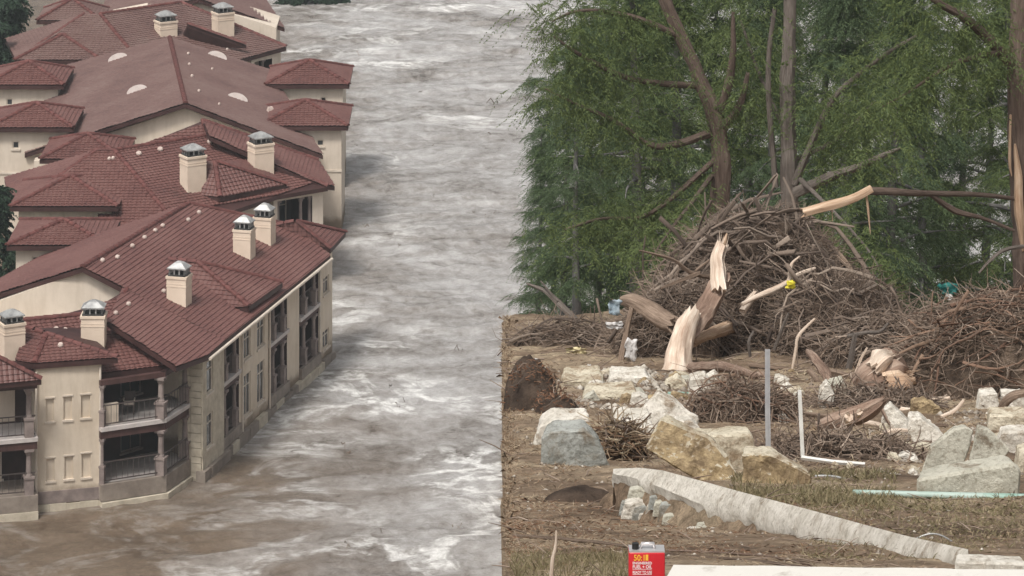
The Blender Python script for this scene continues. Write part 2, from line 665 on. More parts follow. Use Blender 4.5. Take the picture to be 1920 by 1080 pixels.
    foam = math_n('MAXIMUM', foam, math_n('MULTIPLY', math_n('MULTIPLY', lap, br), 0.55))
    mx = nt.nodes.new('ShaderNodeMix')
    mx.data_type = 'RGBA'
    L.new(foam, mx.inputs['Factor'])
    L.new(silt_sheen.outputs['Result'], mx.inputs['A'])
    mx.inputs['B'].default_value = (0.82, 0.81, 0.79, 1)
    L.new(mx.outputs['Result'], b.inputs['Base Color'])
    b.inputs['Roughness'].default_value = 0.2
    b.inputs['IOR'].default_value = 1.33
    b.inputs['Specular IOR Level'].default_value = 0.5
    bump(nt, b, noise_node(nt, 2.4, 9, 0.74, tex2.outputs[0], 0.6), 0.9, 0.16)
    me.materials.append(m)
    o = bpy.data.objects.new('river_water', me)
    col.objects.link(o)
    props(o, kind='structure')
    o['label'] = 'churning brown and silver flood water of the swollen river'
    return o


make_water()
# ------------------------------------------------------------------ houses
TW, TC = 0.24, 0.235           # roof tile width and course


def ridge_mesh(length):
    mb = MB()
    n = 5
    vs_, fs = [], []
    for xx, r in ((0.0, 0.155), (length * 1.08, 0.125)):
        for k in range(n + 1):
            th = math.pi * k / n
            vs_.append((xx, math.cos(th) * r, math.sin(th) * r * 0.85 - 0.02))
    for k in range(n):
        fs.append((k, k + 1, n + 2 + k, n + 1 + k))
    fs.append(tuple(range(n, -1, -1)))
    mb.add(vs_, fs)
    me = bpy.data.meshes.new('ridge_tile')
    me.from_pydata(mb.v, [], mb.f)
    me.materials.append(M['ridge'])
    return me


RIDGE_L = 0.42
RIDGE = ridge_mesh(RIDGE_L)


def tile_grid(poly, plane, du, step=0.04, amp=0.034):
    """corrugated, stepped courses of roof tile over a convex polygon lying in plane -> (verts, faces)"""
    n = plane.n
    u = Vector((0, 0, 1)).cross(n)
    if u.length < 1e-3:
        u = Vector((1, 0, 0))
    u.normalize()
    v = n.cross(u)
    o = poly[0]
    us = [(q - o).dot(u) for q in poly]
    vv = [(q - o).dot(v) for q in poly]
    u0, u1, v0, v1 = min(us), max(us), min(vv), max(vv)
    k0, k1 = math.floor(v0 / TC), math.ceil(v1 / TC)
    c0, c1 = math.floor(u0 / TW), math.ceil(u1 / TW)
    cols_ = np.arange(c0 * TW, c1 * TW + 1e-6, du)
    prof = amp * np.abs(np.sin(np.pi * cols_ / TW)) ** 0.8
    bm = bmesh.new()
    prev = None
    o_, u_, v_, n_ = (np.array(q) for q in (o, u, v, n))
    lr = np.random.RandomState(abs(int(o.x * 100)) % 9999)
    nt = int(round(TW / du))
    for k in range(k0, k1):
        # each tile sits a little differently
        j = np.repeat(lr.uniform(-0.008, 0.008, len(cols_) // nt + 2), nt)[:len(cols_)]
        for vpos, h in ((k * TC, step), ((k + 1) * TC - 0.004, 0.004)):
            pts = o_ + np.outer(cols_, u_) + vpos * v_ + np.outer(prof + h + j, n_)
            row = [bm.verts.new(q) for q in pts.tolist()]
            if prev:
                for i in range(len(row) - 1):
                    bm.faces.new((prev[i], prev[i + 1], row[i + 1], row[i]))
            prev = row
    cen = sum(poly, Vector()) / len(poly)
    for i in range(len(poly)):
        a, b = poly[i], poly[(i + 1) % len(poly)]
        if (b - a).length < 1e-4:
            continue
        nn = (b - a).cross(n).normalized()
        if (cen - a).dot(nn) > 0:
            nn = -nn
        bmesh.ops.bisect_plane(bm, geom=bm.verts[:] + bm.edges[:] + bm.faces[:], plane_co=a, plane_no=nn, clear_outer=True)
    bm.verts.index_update()
    vs_ = [tuple(q.co) for q in bm.verts]
    fs = [tuple(w.index for w in f.verts) for f in bm.faces]
    bm.free()
    return vs_, fs


def roof(B, faces, ridges=(), mat='tile', du=TW / 4, thick=0.22, name='roof'):
    """faces: list of (polygon of Vectors, Plane); ridges: list of (a, b) lines carrying ridge tiles"""
    deck = MB()
    tl = MB()
    for poly, pl in faces:
        low = [q - pl.n * 0.03 for q in poly]
        # keep the winding so that prism normals point outwards
        nrm = (low[1] - low[0]).cross(low[2] - low[0])
        if nrm.z < 0:
            low = low[::-1]
        deck.prism(low, (0, 0, -thick))
        tl.add(*tile_grid(poly, pl, du))
    dk = deck.build(name, M['fascia'], B)
    t = tl.build('roof_tiles', M[mat], dk)
    t['kind'] = 'stuff'
    org = root_of(B).location
    for a, b in ridges:
        d = b - a
        L = d.length
        k = max(1, int(L / RIDGE_L))
        x = d.normalized()
        y = Vector((0, 0, 1)).cross(x).normalized()
        z = x.cross(y)
        for i in range(k):
            p = a + x * (i * L / k) - org + Vector((0, 0, 0.05))
            tilt = Matrix.Rotation(rng.uniform(-.05, .05), 4, 'X')
            m4 = Matrix(((x.x, y.x, z.x, p.x), (x.y, y.y, z.y, p.y), (x.z, y.z, z.z, p.z), (0, 0, 0, 1))) @ tilt
            link_mesh('ridge_tile', RIDGE, dk, m4)
    return dk


def on(pl, *pts):
    return [pl.at(x, y) for x, y in pts]


class Wall:
    """vertical wall between plan points a and b; (t, h) coordinates; outside is to the right of a->b ... facing the river / viewer"""
    def __init__(s, a, b):
        s.a, s.b = Vector((a[0], a[1])), Vector((b[0], b[1]))
        d = s.b - s.a
        s.L = d.length
        s.d = d.normalized()
        s.n = Vector((s.d.y, -s.d.x))
        s.pl = vplane(Vector((*s.a, 0)), Vector((*s.b, 0)))
        s.ang = math.atan2(s.d.y, s.d.x)

    def w(s, t, h, out=0.0):
        q = s.a + s.d * t + s.n * out
        return Vector((q.x, q.y, h))

    def th(s, x, y):
        p = s.pl.at(x, y)
        return (Vector((p.x, p.y)) - s.a).dot(s.d), p.z

    def rect(s, x0, y0, x1, y1):
        """pixel rectangle whose left side runs y0.. and right side; returns t0,t1,h0,h1 from centre rows"""
        t0, _ = s.th(x0, (y0 + y1) / 2)
        t1, _ = s.th(x1, (y0 + y1) / 2)
        xm = (x0 + x1) / 2
        _, h1 = s.th(xm, y0)
        _, h0 = s.th(xm, y1)
        return t0, t1, h0, h1

    def box(s, mb, t0, t1, h0, h1, o0, o1, mi=0):
        """box on the wall from outward offset o0 to o1"""
        q = [s.w(t0, h0, o1), s.w(t1, h0, o1), s.w(t1, h0, o0), s.w(t0, h0, o0)]
        vs_ = q + [p + Vector((0, 0, h1 - h0)) for p in q]
        mb.add(vs_, [(3, 2, 1, 0), (4, 5, 6, 7), (0, 1, 5, 4), (1, 2, 6, 5), (2, 3, 7, 6), (3, 0, 4, 7)], mi)


def wall_mesh(W, h0, h1, holes, thick=0.3, t0=0.0, t1=None):
    """one mesh with real recesses; holes = (t0,t1,h0,h1,depth,material slot of the recess)"""
    mb = MB()
    t1 = W.L if t1 is None else t1
    ts = sorted({t0, t1} | {q for h in holes for q in (h[0], h[1]) if t0 < q < t1})
    hs = sorted({h0, h1} | {q for h in holes for q in (h[2], h[3]) if h0 < q < h1})

    def hole(i, j):
        if i < 0 or j < 0 or i >= len(ts) - 1 or j >= len(hs) - 1:
            return None
        tm, hm = (ts[i] + ts[i + 1]) / 2, (hs[j] + hs[j + 1]) / 2
        for h in holes:
            if h[0] < tm < h[1] and h[2] < hm < h[3]:
                return h
        return None
    for i in range(len(ts) - 1):
        for j in range(len(hs) - 1):
            a, b, c, d = ts[i], ts[i + 1], hs[j], hs[j + 1]
            hh = hole(i, j)
            dep = -hh[4] if hh else 0.0
            mi = hh[5] if hh else 0
            mb.add([W.w(a, c, dep), W.w(b, c, dep), W.w(b, d, dep), W.w(a, d, dep)], [(0, 1, 2, 3)], mi)
            if hh:
                for di, dj, e in ((-1, 0, (a, c, a, d)), (1, 0, (b, d, b, c)), (0, -1, (b, c, a, c)), (0, 1, (a, d, b, d))):
                    if hole(i + di, j + dj) is None:
                        mb.add([W.w(e[0], e[1], 0), W.w(e[2], e[3], 0), W.w(e[2], e[3], dep), W.w(e[0], e[1], dep)], [(0, 1, 2, 3)], mi)
    # ends, top, bottom, back
    bk = -max([thick] + [h[4] + 0.1 for h in holes])
    for (p, q, r, s_) in (((t0, h0, 0), (t0, h1, 0), (t0, h1, bk), (t0, h0, bk)),
                          ((t1, h1, 0), (t1, h0, 0), (t1, h0, bk), (t1, h1, bk)),
                          ((t0, h1, 0), (t1, h1, 0), (t1, h1, bk), (t0, h1, bk)),
                          ((t0, h0, bk), (t0, h1, bk), (t1, h1, bk), (t1, h0, bk))):
        mb.add([W.w(*p), W.w(*q), W.w(*r), W.w(*s_)], [(0, 1, 2, 3)], 0)
    return mb


def window(B, W, t0, t1, h0, h1, rec=0.12, cols_=1, rows=2, trim='trim'):
    """frame, glazing bars, sill and pane sitting in a recess of depth rec"""
    f = MB()
    w = 0.06
    o0, o1 = -rec + 0.03, -rec + 0.09
    W.box(f, t0, t0 + w, h0, h1, o0, o1)
    W.box(f, t1 - w, t1, h0, h1, o0, o1)
    W.box(f, t0 + w, t1 - w, h1 - w, h1, o0, o1)
    W.box(f, t0 + w, t1 - w, h0, h0 + w, o0, o1)
    for r in range(1, rows):
        hh = h0 + (h1 - h0) * (0.72 if rows == 2 else r / rows)
        W.box(f, t0 + w, t1 - w, hh - .025, hh + .025, o0, o1 - .01)
    for c in range(1, cols_):
        tt = t0 + (t1 - t0) * c / cols_
        W.box(f, tt - .022, tt + .022, h0 + w, h1 - w, o0, o1 - .014)
    wo_ = f.build('window', M[trim], B)
    s_ = MB()
    W.box(s_, t0 - 0.08, t1 + 0.08, h0 - 0.1, h0 - 0.003, -rec, 0.07)
    s_.build('window_sill', M[trim], wo_)
    p = MB()
    W.box(p, t0 + w * .5, t1 - w * .5, h0 + w * .5, h1 - w * .5, -rec + .006, -rec + .045)
    p.build('pane', M['glass'], wo_)
    return wo_


def column(B, p, h0, h1, ang, r=0.16):
    mb = MB()
    hb = h0 + (h1 - h0) * 0.40
    mb.box((p[0], p[1], h0), r * 2.5, r * 2.5, hb - h0 - 0.1, ang)
    mb.box((p[0], p[1], hb - 0.1), r * 3.0, r * 3.0, 0.1, ang)
    n = 10
    prof = [(hb, r * 1.05), (hb + .06, r), (hb + .12, r * .82), (h1 - .32, r * .70), (h1 - .25, r * .95), (h1 - .12, r * 1.15)]
    mb.tube([Vector((p[0], p[1], z)) for z, _ in prof], [q for _, q in prof], n)
    mb.box((p[0], p[1], h1 - .12), r * 2.7, r * 2.7, .12, ang)
    return mb.build('column', M['column'], B)


def chimney(B, pl, x, yb, ytop, ycap, wpx, ang, dep=0.85):
    """stack standing on roof plane pl where pixel (x, yb) meets it"""
    p = pl.at(x, yb)
    d = p.y
    k = d / F
    w = wpx * k * 0.93
    zt = H - (d) * (ytop - YH) / F
    zc = H - (d) * (ycap - YH) / F
    z0 = p.z - 1.0
    mb = MB()
    mb.box((p.x, p.y, z0), w, w * dep, zt - z0 - .12, ang)
    for zz, ex in ((zt - .12, 1.08), (zt - .5, 1.035), (zt - .38, 1.02)):
        mb.box((p.x, p.y, zz), w * ex, w * dep * ex, .12 if ex > 1.05 else .06, ang)
    c = mb.build('chimney', M['stack'], B)
    cp = MB()
    hc = max(0.3, zc - zt)
    cw = w * 0.92
    cp.box((p.x, p.y, zt + .002), cw, cw * dep, .07, ang, 1)
    ca, sa = math.cos(ang), math.sin(ang)
    for ux in (-.42, -.14, .14, .42):
        for uy in (-.42, .42):
            for (qx, qy) in ((ux * cw, uy * cw * dep), (uy * cw, ux * cw * dep)):
                cp.box((p.x + qx * ca - qy * sa, p.y + qx * sa + qy * ca, zt + .07), .06, .06, hc * .40, ang, 0)
    cp.box((p.x, p.y, zt + .075), cw * .5, cw * dep * .5, hc * .34, ang, 1)
    cp.box((p.x, p.y, zt + .07 + hc * .40), cw * 1.08, cw * dep * 1.08, .06, ang, 0)
    cp.box((p.x, p.y, zt + .13 + hc * .40), cw * 1.02, cw * dep * 1.02, hc * .32, ang, 0, 0.45)
    cp.box((p.x, p.y, zt + .13 + hc * .72), cw * .45, cw * dep * .45, hc * .12, ang, 0, 0.3)
    cp.build('chimney_cap', [M['metal'], M['metal_dark']], c)
    # lead flashing at the foot
    return c


def vent(B, p, n, r=0.115):
    """low round roof vent lying on the slope"""
    z = n
    x = Vector((0, 0, 1)).cross(z).normalized()
    y = z.cross(x)
    mb = MB()
    k = 10
    vs_ = []
    for rr, hh in ((1.0, 0.0), (1.0, .07), (.7, .13)):
        for i in range(k):
            th = 2 * math.pi * i / k
            vs_.append(p + x * math.cos(th) * r * rr + y * math.sin(th) * r * rr + z * (hh + .05))
    fs = [(i + k * q, (i + 1) % k + k * q, (i + 1) % k + k * (q + 1), i + k * (q + 1)) for q in range(2) for i in range(k)]
    fs.append(tuple(range(2 * k, 3 * k)))
    mb.add(vs_, fs)
    return mb.build('roof_vent', M['vent'], B)


def pyramid(B, apex, x0, x1, ye, de, mat='tile', wall=None, wtop=0, inset=.42, ang=0.0, du=TW / 4, windows=()):
    """square hipped roof: apex pixel, front eave columns x0..x1 on row ye at distance de; stucco tower below"""
    k = de / F
    hw = (x1 - x0) * .5 * k
    cx = ((x0 + x1) * .5 - 960) * k
    he = H - de * (ye - YH) / F
    da = de + hw
    ha = H - da * (apex[1] - YH) / F
    ap = Vector((cx, da, ha))
    c = [Vector((cx - hw, de, he)), Vector((cx + hw, de, he)), Vector((cx + hw, de + 2 * hw, he)), Vector((cx - hw, de + 2 * hw, he))]
    fc = []
    for i in range(4):
        a, b = c[i], c[(i + 1) % 4]
        fc.append(([a, b, ap], Plane(a, b, ap)))
    rf = roof(B, fc, [(q, ap) for q in c], mat, du)
    if wall:
        W = Wall((cx - hw + inset, de + inset), (cx + hw - inset, de + inset))
        holes, wins = [], []
        for (a, b_, c_, d_) in windows:
            r_ = W.rect(a, b_, c_, d_)
            holes.append((*r_, 0.14, 0))
            wins.append(r_)
        mb = wall_mesh(W, -2.0, he - .05, holes, thick=2 * hw - 2 * inset)
        # side faces are the mesh ends; corner trim
        mb.build('wall', [M[wall], M['recess']], B)
        for r_ in wins:
            window(B, W, *r_, rec=.14, rows=1)
        band = MB()
        W.box(band, -.04, W.L + .04, he - 2.75, he - 2.63, -.01, .05)
        band.build('string_course', M['trim'], B)
        ev = MB()
        W.box(ev, -.05, W.L + .05, he - .26, he - .055, -.01, .06)
        ev.build('eave_board', M['fascia'], B)
    return rf, ap, c


# ================================================================== front house
HE = 5.75
bA = empty('riverside_house', P(330, 900, 0), 'cream house with red tiled roof and dark river balconies, water lapping its walls', 'house')
En, Ef = P(390, 666, HE), P(620, 479, HE)
eA = (Ef - En).normalized()
nA = Vector((-eA.y, eA.x, 0))               # towards the land
angA = math.atan2(-eA.x, eA.y)              # rotation of the house axes


def solve_ridge(x, y, tan):
    lo, hi = HE + .3, HE + 5
    for _ in range(50):
        h = (lo + hi) / 2
        r = P(x, y, h)
        if (h - HE) / max(.01, (r - En).dot(nA)) > tan:
            hi = h
        else:
            lo = h
    return P(x, y, lo)


R0 = solve_ridge(155, 501, .385)
SR = Plane(En, Ef, R0)
R1 = SR.at(354, 382)
wid = (R0 - En).dot(nA)
SL = Plane(R0, R1, R0 + nA * wid - Vector((0, 0, R0.z - HE)))
fw_a, fw_b = P(192, 700, HE), P(325, 684, HE)
FWr = P(150, 591, 7.3)
FW = Plane(fw_a, fw_b, FWr)
main_faces = [
    (on(SR, (155, 501), (354, 382), (548, 424), (620, 479), (421, 639)), SR),
    (on(SR, (229.5, 539.5), (421, 639), (390, 666), (330, 688), (200, 602)), SR),
    (on(SL, (155, 501), (354, 382), (104, 466), (-108, 583)), SL),
]
main_ridges = [(SR.at(155, 501), SR.at(354, 382)), (SR.at(548, 424), SR.at(354, 382))]
roof(bA, main_faces, main_ridges)
# back hip closing the main roof
bk_c = SL.at(104, 466)
BKp = Plane(R1, bk_c, SR.at(600, 448))
# lower front wing
wing = [(on(FW, (-60, 611), (150, 591), (200, 602), (326, 684), (192, 700), (-60, 731)), FW)]
tri = Plane(FW.at(150, 591), FW.at(200, 602), SR.at(236, 543))
wing.append((on(tri, (105, 592), (150, 591), (200, 602), (238, 542), (195, 567)), tri))
roof(bA, wing, [(FW.at(-20, 607), FW.at(150, 591)), (FW.at(326, 684), FW.at(200, 602)), (tri.at(200, 602), tri.at(238, 542))])
# bay roof in the middle of the river eave
q0 = SR.at(316, 487)
bap = P(371, 492, q0.z)
bE1, bE2 = P(467, 575, 6.25), P(530, 530, 6.25)
pe = Plane(bap, bE1, bE2)
ps = Plane(bap, bE1, q0)
qv = ps.at(421, 577)
pf = Plane(bap, bE2, q0)
roof(bA, [([bap, bE1, bE2], pe), (on(ps, (316, 487), (371, 492), (467, 575), (421, 577)), ps), ([q0, bap, bE2], pf)],
     [(bE1, bap), (bE2, bap), (q0, bap)], name='bay_roof')
# bay roof at the far corner
ca_ = P(555, 415, 7.2)
c1, c2 = P(620, 467, HE + .1), P(648, 436, HE + .1)
cp1 = Plane(ca_, c1, c2)
cq = SR.at(516, 423)
cp2 = Plane(ca_, c1, cq)
cp3 = Plane(ca_, c2, cq)
roof(bA, [([ca_, c1, c2], cp1), (on(cp2, (516, 423), (555, 415), (620, 467), (574, 452)), cp2), ([cq, ca_, c2], cp3)], [(c1, ca_), (c2, ca_), (cq, ca_)], name='bay_roof')
# stair tower roof
ta = P(87, 626, 7.3)
t1_, t2_ = P(64, 682, 6.6), P(221, 671, 6.6)
tpf = Plane(ta, t1_, t2_)
tl_ = P(28, 676, 6.6)
tpl = Plane(ta, t1_, tl_)
tq = tpl.at(50, 615)
tb_ = FW.at(205, 655)
tpr = Plane(ta, t2_, FW.at(150, 610))
roof(bA, [([ta, t1_, t2_], tpf), (on(tpl, (50, 615), (87, 626), (64, 682), (28, 676)), tpl), ([ta, t2_, FW.at(150, 612), tq], Plane(ta, t2_, tq))],
     [(t1_, ta), (t2_, ta), (tq, ta)], name='tower_roof')
# roof over the end balcony
w1_, w2_ = P(78, 712, 6.25), P(-70, 726, 6.25)
wp = Plane(w1_, w2_, P(0, 671, 7.25))
roof(bA, [(on(wp, (-70, 640), (-20, 662), (78, 712), (-70, 726)), wp)], [(w1_, wp.at(-20, 662))], name='porch_roof')

# gable wall of the main roof
g_n = Vector((-eA.x, -eA.y, 0))
Wg = Plane(R0 - g_n * 0.35, R0 - g_n * 0.35 + nA, R0 - g_n * 0.35 + Vector((0, 0, 1)))
gp = on(Wg, (155, 509), (236, 548), (180, 600), (60, 640), (-140, 640), (-140, 612))
mb = MB()
mb.prism(gp, -g_n * 0.3)
mb.build('gable_wall', M['stucco_b'], bA)

# river wall -------------------------------------------------------
wa = En - eA * 0.0 - nA * -0.45
wb = Ef - nA * -0.45
W = Wall((wa.x, wa.y), (wb.x, wb.y))
tt = lambda x, y: W.th(x, y)[0]
edges = {'s0': tt(372, 780), 's1': tt(412, 760), 'b1': tt(448, 735), 'c0': tt(452, 735), 'c1': tt(503, 690), 'd1': tt(538, 665), 'e1': tt(561, 650), 'f1': tt(597, 620), 'g1': tt(623, 600)}
LB, UB = 0.95, 3.5            # floor levels over the flood
holes = []
bal = [(edges['s1'] + .05, edges['b1']), (edges['c1'] + .05, edges['d1']), (edges['e1'], edges['f1'])]
for a, b in bal:
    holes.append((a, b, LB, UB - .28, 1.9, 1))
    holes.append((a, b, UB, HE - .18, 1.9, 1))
wins = []
for (x0, y0, x1, y1) in ((379, 674, 391, 735), (379, 774, 391, 836), (457, 620, 470, 672), (482, 600, 496, 650), (457, 700, 470, 778), (482, 678, 496, 754),
                         (606, 518, 617, 550), (605, 618, 617, 652)):
    wins.append(W.rect(x0, y0, x1, y1))
for r_ in wins:
    holes.append((*r_, 0.14, 0))
holes_main = [h for h in holes if h[0] > edges['s1']]
holes_st = [h for h in holes if h[0] <= edges['s1']]
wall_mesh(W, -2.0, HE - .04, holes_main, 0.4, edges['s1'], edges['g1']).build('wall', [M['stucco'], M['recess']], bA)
# stone bay stands proud of the wall
W2 = Wall(W.w(edges['s0'], 0, .22)[:2], W.w(edges['s1'], 0, .22)[:2])
hs2 = [(h[0] - edges['s0'], h[1] - edges['s0'], h[2], h[3], h[4], h[5]) for h in holes_st]
wall_mesh(W2, -2.0, HE - .3, hs2, 1.2).build('wall', [M['stone'], M['recess']], bA)
for r_ in wins[:2]:
    window(bA, W2, r_[0] - edges['s0'], r_[1] - edges['s0'], r_[2], r_[3], rec=.14)
for r_ in wins[2:]:
    window(bA, W, *r_, rec=.14, cols_=2 if r_[1] - r_[0] > .7 else 1)
# ashlar blocks on the end face and front of the stone bay
hh = -.3
sr = random.Random(3)
while hh < HE - .7:
    ch = sr.uniform(.28, .45)
    e_ = MB()
    a0 = W2.w(0, 0, 0)
    for k_ in range(2):
        o0 = -.03 - k_ * .55 - sr.uniform(0, .06)
        e_ = MB()
        q = [W2.w(-.05 - sr.uniform(0, .03), hh + .01, o0), W2.w(.0, hh + .01, o0), W2.w(.0, hh + .01, o0 - .5), W2.w(-.05, hh + .01, o0 - .5)]
        e_.prism(q, (0, 0, ch - .03))
        e_.build('stone_block', M['stone'], bA)
    hh += ch
# balcony furniture of the river wall: slabs, columns, rails
for (a, b) in bal:
    s_ = MB()
    W.box(s_, a - .06, b + .06, UB - .16, UB + .02, -.3, .12)
    s_.build('slab_edge', M['slab_edge'], bA)
    s_ = MB()
    W.box(s_, a - .02, b + .02, LB - .5, LB + .03, -.02, .16)
    s_.build('parapet', M['plinth'], bA)
    s_ = MB()
    W.box(s_, a, b, UB - .42, UB - .165, -.05, .02)
    s_.build('beam', M['wood_dark'], bA)
    for f_ in (.27, .80):
        p_ = W.w(a + (b - a) * f_, 0, -.06)
        column(bA, p_, LB + .03, UB - .42, W.ang, .13)
        column(bA, p_, UB + .02, HE - .2, W.ang, .13)
    for z0 in (LB, UB):
        r_ = MB()
        for zz in (z0 + .95, z0 + .15):
            W.box(r_, a, b, zz, zz + .05, -.14, -.09)
        n_ = int((b - a) / .16)
        for i in range(n_):
            t_ = a + (b - a) * (i + .5) / n_
            W.box(r_, t_ - .012, t_ + .012, z0 + .2, z0 + .95, -.125, -.105)
        r_.build('railing', M['rail'], bA)
    # room behind: a glazed door and lighter jamb
    for z0 in (LB, UB):
        for t_ in (a + .3, b - .5):
            d_ = MB()
            W.box(d_, t_, t_ + .08, z0, z0 + 1.9, -1.89, -1.8)
            d_.build('door_jamb', M['column'], bA)
# plinth along the water, in separate stones
t_ = edges['s0'] - .2
while t_ < edges['g1'] - .3:
    ln = sr.uniform(.8, 1.6)
    e_ = MB()
    W.box(e_, t_ + .01, min(t_ + ln, edges['g1']) - .01, -1.5, .42 + sr.uniform(-.06, .05), -.05, .20 + sr.uniform(0, .05) + (.2 if t_ < edges['s1'] else 0))
    e_.build('plinth_stone', M['stone'] if sr.random() < .45 else M['plinth'], bA)
    t_ += ln
# downpipes
for nm in ('c0', 'c1', 'f1', 's1'):
    d_ = MB()
    p_ = W.w(edges[nm] + (.02 if nm != 's1' else .04), 0, .08)
    d_.tube([Vector((p_.x, p_.y, -.5)), Vector((p_.x, p_.y, HE - .25))], .05, 7)
    d_.build('downpipe', M['trim'], bA)
# gutter along the river eave
gt = MB()
g0, g1 = SR.at(392, 668), SR.at(621, 481)
gt.tube([g0 - Vector((0, 0, .12)) - nA * .05, g1 - Vector((0, 0, .12)) - nA * .05], .075, 8)
gt.build('gutter', M['trim'], bA)

# corner balcony --------------------------------------------------------
b0, b1, b2 = P(190, 804, UB), P(312, 786, UB), P(357, 757, UB)
f1d = (b1 - b0).normalized()
g1d = Vector((-f1d.y, f1d.x, 0))
if g1d.y < 0:
    g1d = -g1d
DEP = 2.9
b3 = b2 + g1d * 1.6 + Vector((-.5, 0, 0))
b4 = b0 + g1d * DEP
plan = [b0, b1, b2, b3, b4]
for z0, th_, mt in ((UB - .16, .18, 'slab_edge'), (LB - .75, .75, 'plinth')):
    s_ = MB()
    s_.prism([Vector((q.x, q.y, z0 + th_)) for q in plan][::-1], (0, 0, -th_))
    s_.build('balcony_slab', [M[mt]], bA)
    fl = MB()
    ins = [Vector((q.x, q.y, z0 + th_ + .005)) for q in (b0 + g1d * .25, b1 + g1d * .25 - f1d * .1, b2 + g1d * .3 - f1d * .2, b3, b4)]
    fl.add(ins, [tuple(range(5))])
    fl.build('balcony_floor', M['floor'], bA)
# plinth lip under the corner balcony
lip = MB()
lip.prism([Vector((q.x, q.y, .16)) for q in (b0 - g1d * .12, b1 - g1d * .12 + f1d * .05, b2 + f1d * .15, b3, b4)][::-1], (0, 0, -1.8))
lip.build('plinth', M['stone'], bA)
# back and side walls of the corner balcony
Wb = Wall((b4.x, b4.y), ((b3 + g1d * 1.1).x, (b3 + g1d * 1.1).y))
hs_ = []
wb_w = []
for z0 in (LB, UB):
    hs_.append((.25, 1.15, z0 + .9, z0 + 2.0, .12, 0))
    hs_.append((Wb.L * .52, Wb.L * .78, z0 + .05, z0 + 2.05, .12, 0))
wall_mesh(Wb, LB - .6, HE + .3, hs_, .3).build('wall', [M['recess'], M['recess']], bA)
for h_ in hs_:
    window(bA, Wb, h_[0], h_[1], h_[2], h_[3], rec=.12, rows=2 if h_[3] - h_[2] < 1.5 else 1, cols_=2, trim='column')
# cream cheek by the tower on the upper floor
Wc = Wall(b0[:2], (b0 + f1d * .9)[:2])
ck = MB()
Wc.box(ck, .05, .95, UB + .03, UB + .95, -.55, -.35)
ck.build('cheek_wall', M['stucco'], bA)
# beams and columns
for z0, z1 in ((HE - .35, HE - .12), (UB - .5, UB - .165)):
    for (p_, q_) in ((b0, b1), (b1, b2)):
        w_ = Wall(p_[:2], q_[:2])
        bm_ = MB()
        w_.box(bm_, 0, w_.L, z0, z1, -.32, -.08)
        bm_.build('beam', M['wood_dark'], bA)
for p_, r_ in ((b1 + g1d * .22 - f1d * .18, .17), (b2 + g1d * .25 - f1d * .16, .17), (b0 + g1d * .2 + f1d * .12, .09)):
    column(bA, p_, LB, UB - .5, W.ang, r_)
    column(bA, p_, UB + .02, HE - .35, W.ang, r_)
for z0 in (LB, UB):
    for (p_, q_) in ((b0, b1), (b1, b2)):
        w_ = Wall(p_[:2], q_[:2])
        r_ = MB()
        for zz in (z0 + .95, z0 + .12):
            w_.box(r_, .12, w_.L - .05, zz, zz + .045, -.16, -.115)
        n_ = max(3, int(w_.L / .28))
        for i in range(n_):
            t_ = .12 + (w_.L - .2) * (i + .5) / n_
            w_.box(r_, t_ - .009, t_ + .009, z0 + .15, z0 + .95, -.145, -.128)
        r_.build('railing', M['rail'], bA)

# stair tower --------------------------------------------------------
pa, pb = P(68, 956, 0), P(190, 945, 0)
Wt = Wall(pa[:2], pb[:2])
hs_ = []
for (x0, y0, x1, y1) in ((86, 747, 101, 790), (119, 743, 135, 787), (152, 740, 169, 783), (87, 859, 102, 902), (121, 855, 137, 898), (153, 850, 170, 895)):
    hs_.append((*Wt.rect(x0, y0, x1, y1), 0.09, 0))
wall_mesh(Wt, -2.0, 6.5, hs_, 2.6).build('tower_wall', [M['stucco'], M['recess']], bA)
for h_ in hs_:
    s_ = MB()
    Wt.box(s_, h_[0] - .06, h_[1] + .06, h_[2] - .09, h_[2] - .003, -.05, .05)
    s_.build('niche_sill', M['stucco_b'], bA)
    s_ = MB()
    Wt.box(s_, h_[0] - .05, h_[1] + .05, h_[3] + .003, h_[3] + .07, -.04, .035)
    s_.build('niche_head', M['stucco_b'], bA)
t_ = 0.02
for z0, z1, o1 in ((-1.4, .22, .09), (.24, .80, .05)):
    t_ = .02
    while t_ < Wt.L - .1:
        ln = sr.uniform(.45, .9) if z0 < 0 else Wt.L
        e_ = MB()
        Wt.box(e_, t_ + .008, min(t_ + ln, Wt.L - .02), z0, z1 - sr.uniform(0, .04), -.02, o1 + sr.uniform(0, .02))
        e_.build('plinth_stone', M['stone'] if z0 < 0 else M['column'], bA)
        t_ += ln
for t_ in (.0, Wt.L - .06):
    d_ = MB()
    p_ = Wt.w(t_, 0, .06)
    d_.tube([Vector((p_.x, p_.y, -.6)), Vector((p_.x, p_.y, 6.2))], .055, 7)
    d_.build('downpipe', M['trim'], bA)

# end balcony on the left of the tower ------------------------------------
e1 = Wt.w(-.05, 0, .9)
ed = Vector((Wt.d.x, Wt.d.y, 0))
en = Vector((Wt.n.x, Wt.n.y, 0))
e0 = e1 - ed * 4.0
We = Wall(e0[:2], e1[:2])
for z0, z1, mt in ((UB - .16, UB + .02, 'slab_edge'), (LB - .7, LB, 'plinth')):
    s_ = MB()
    We.box(s_, 0, We.L, z0, z1, -3.0, 0)
    s_.build('balcony_slab', M[mt], bA)
s_ = MB()
We.box(s_, 0, We.L, -1.6, LB - .72, -2.9, .06)
s_.build('plinth', M['stone'], bA)
wall_mesh(Wall((e0 - en * 2.4)[:2], (e1 - en * 2.4)[:2]), LB - .5, 6.2, [(1.6, 2.7, LB + .1, LB + 2.1, .1, 0), (1.7, 3.3, UB + .1, UB + 2.1, .1, 1)], .3).build('wall', [M['recess'], M['stucco_b']], bA)
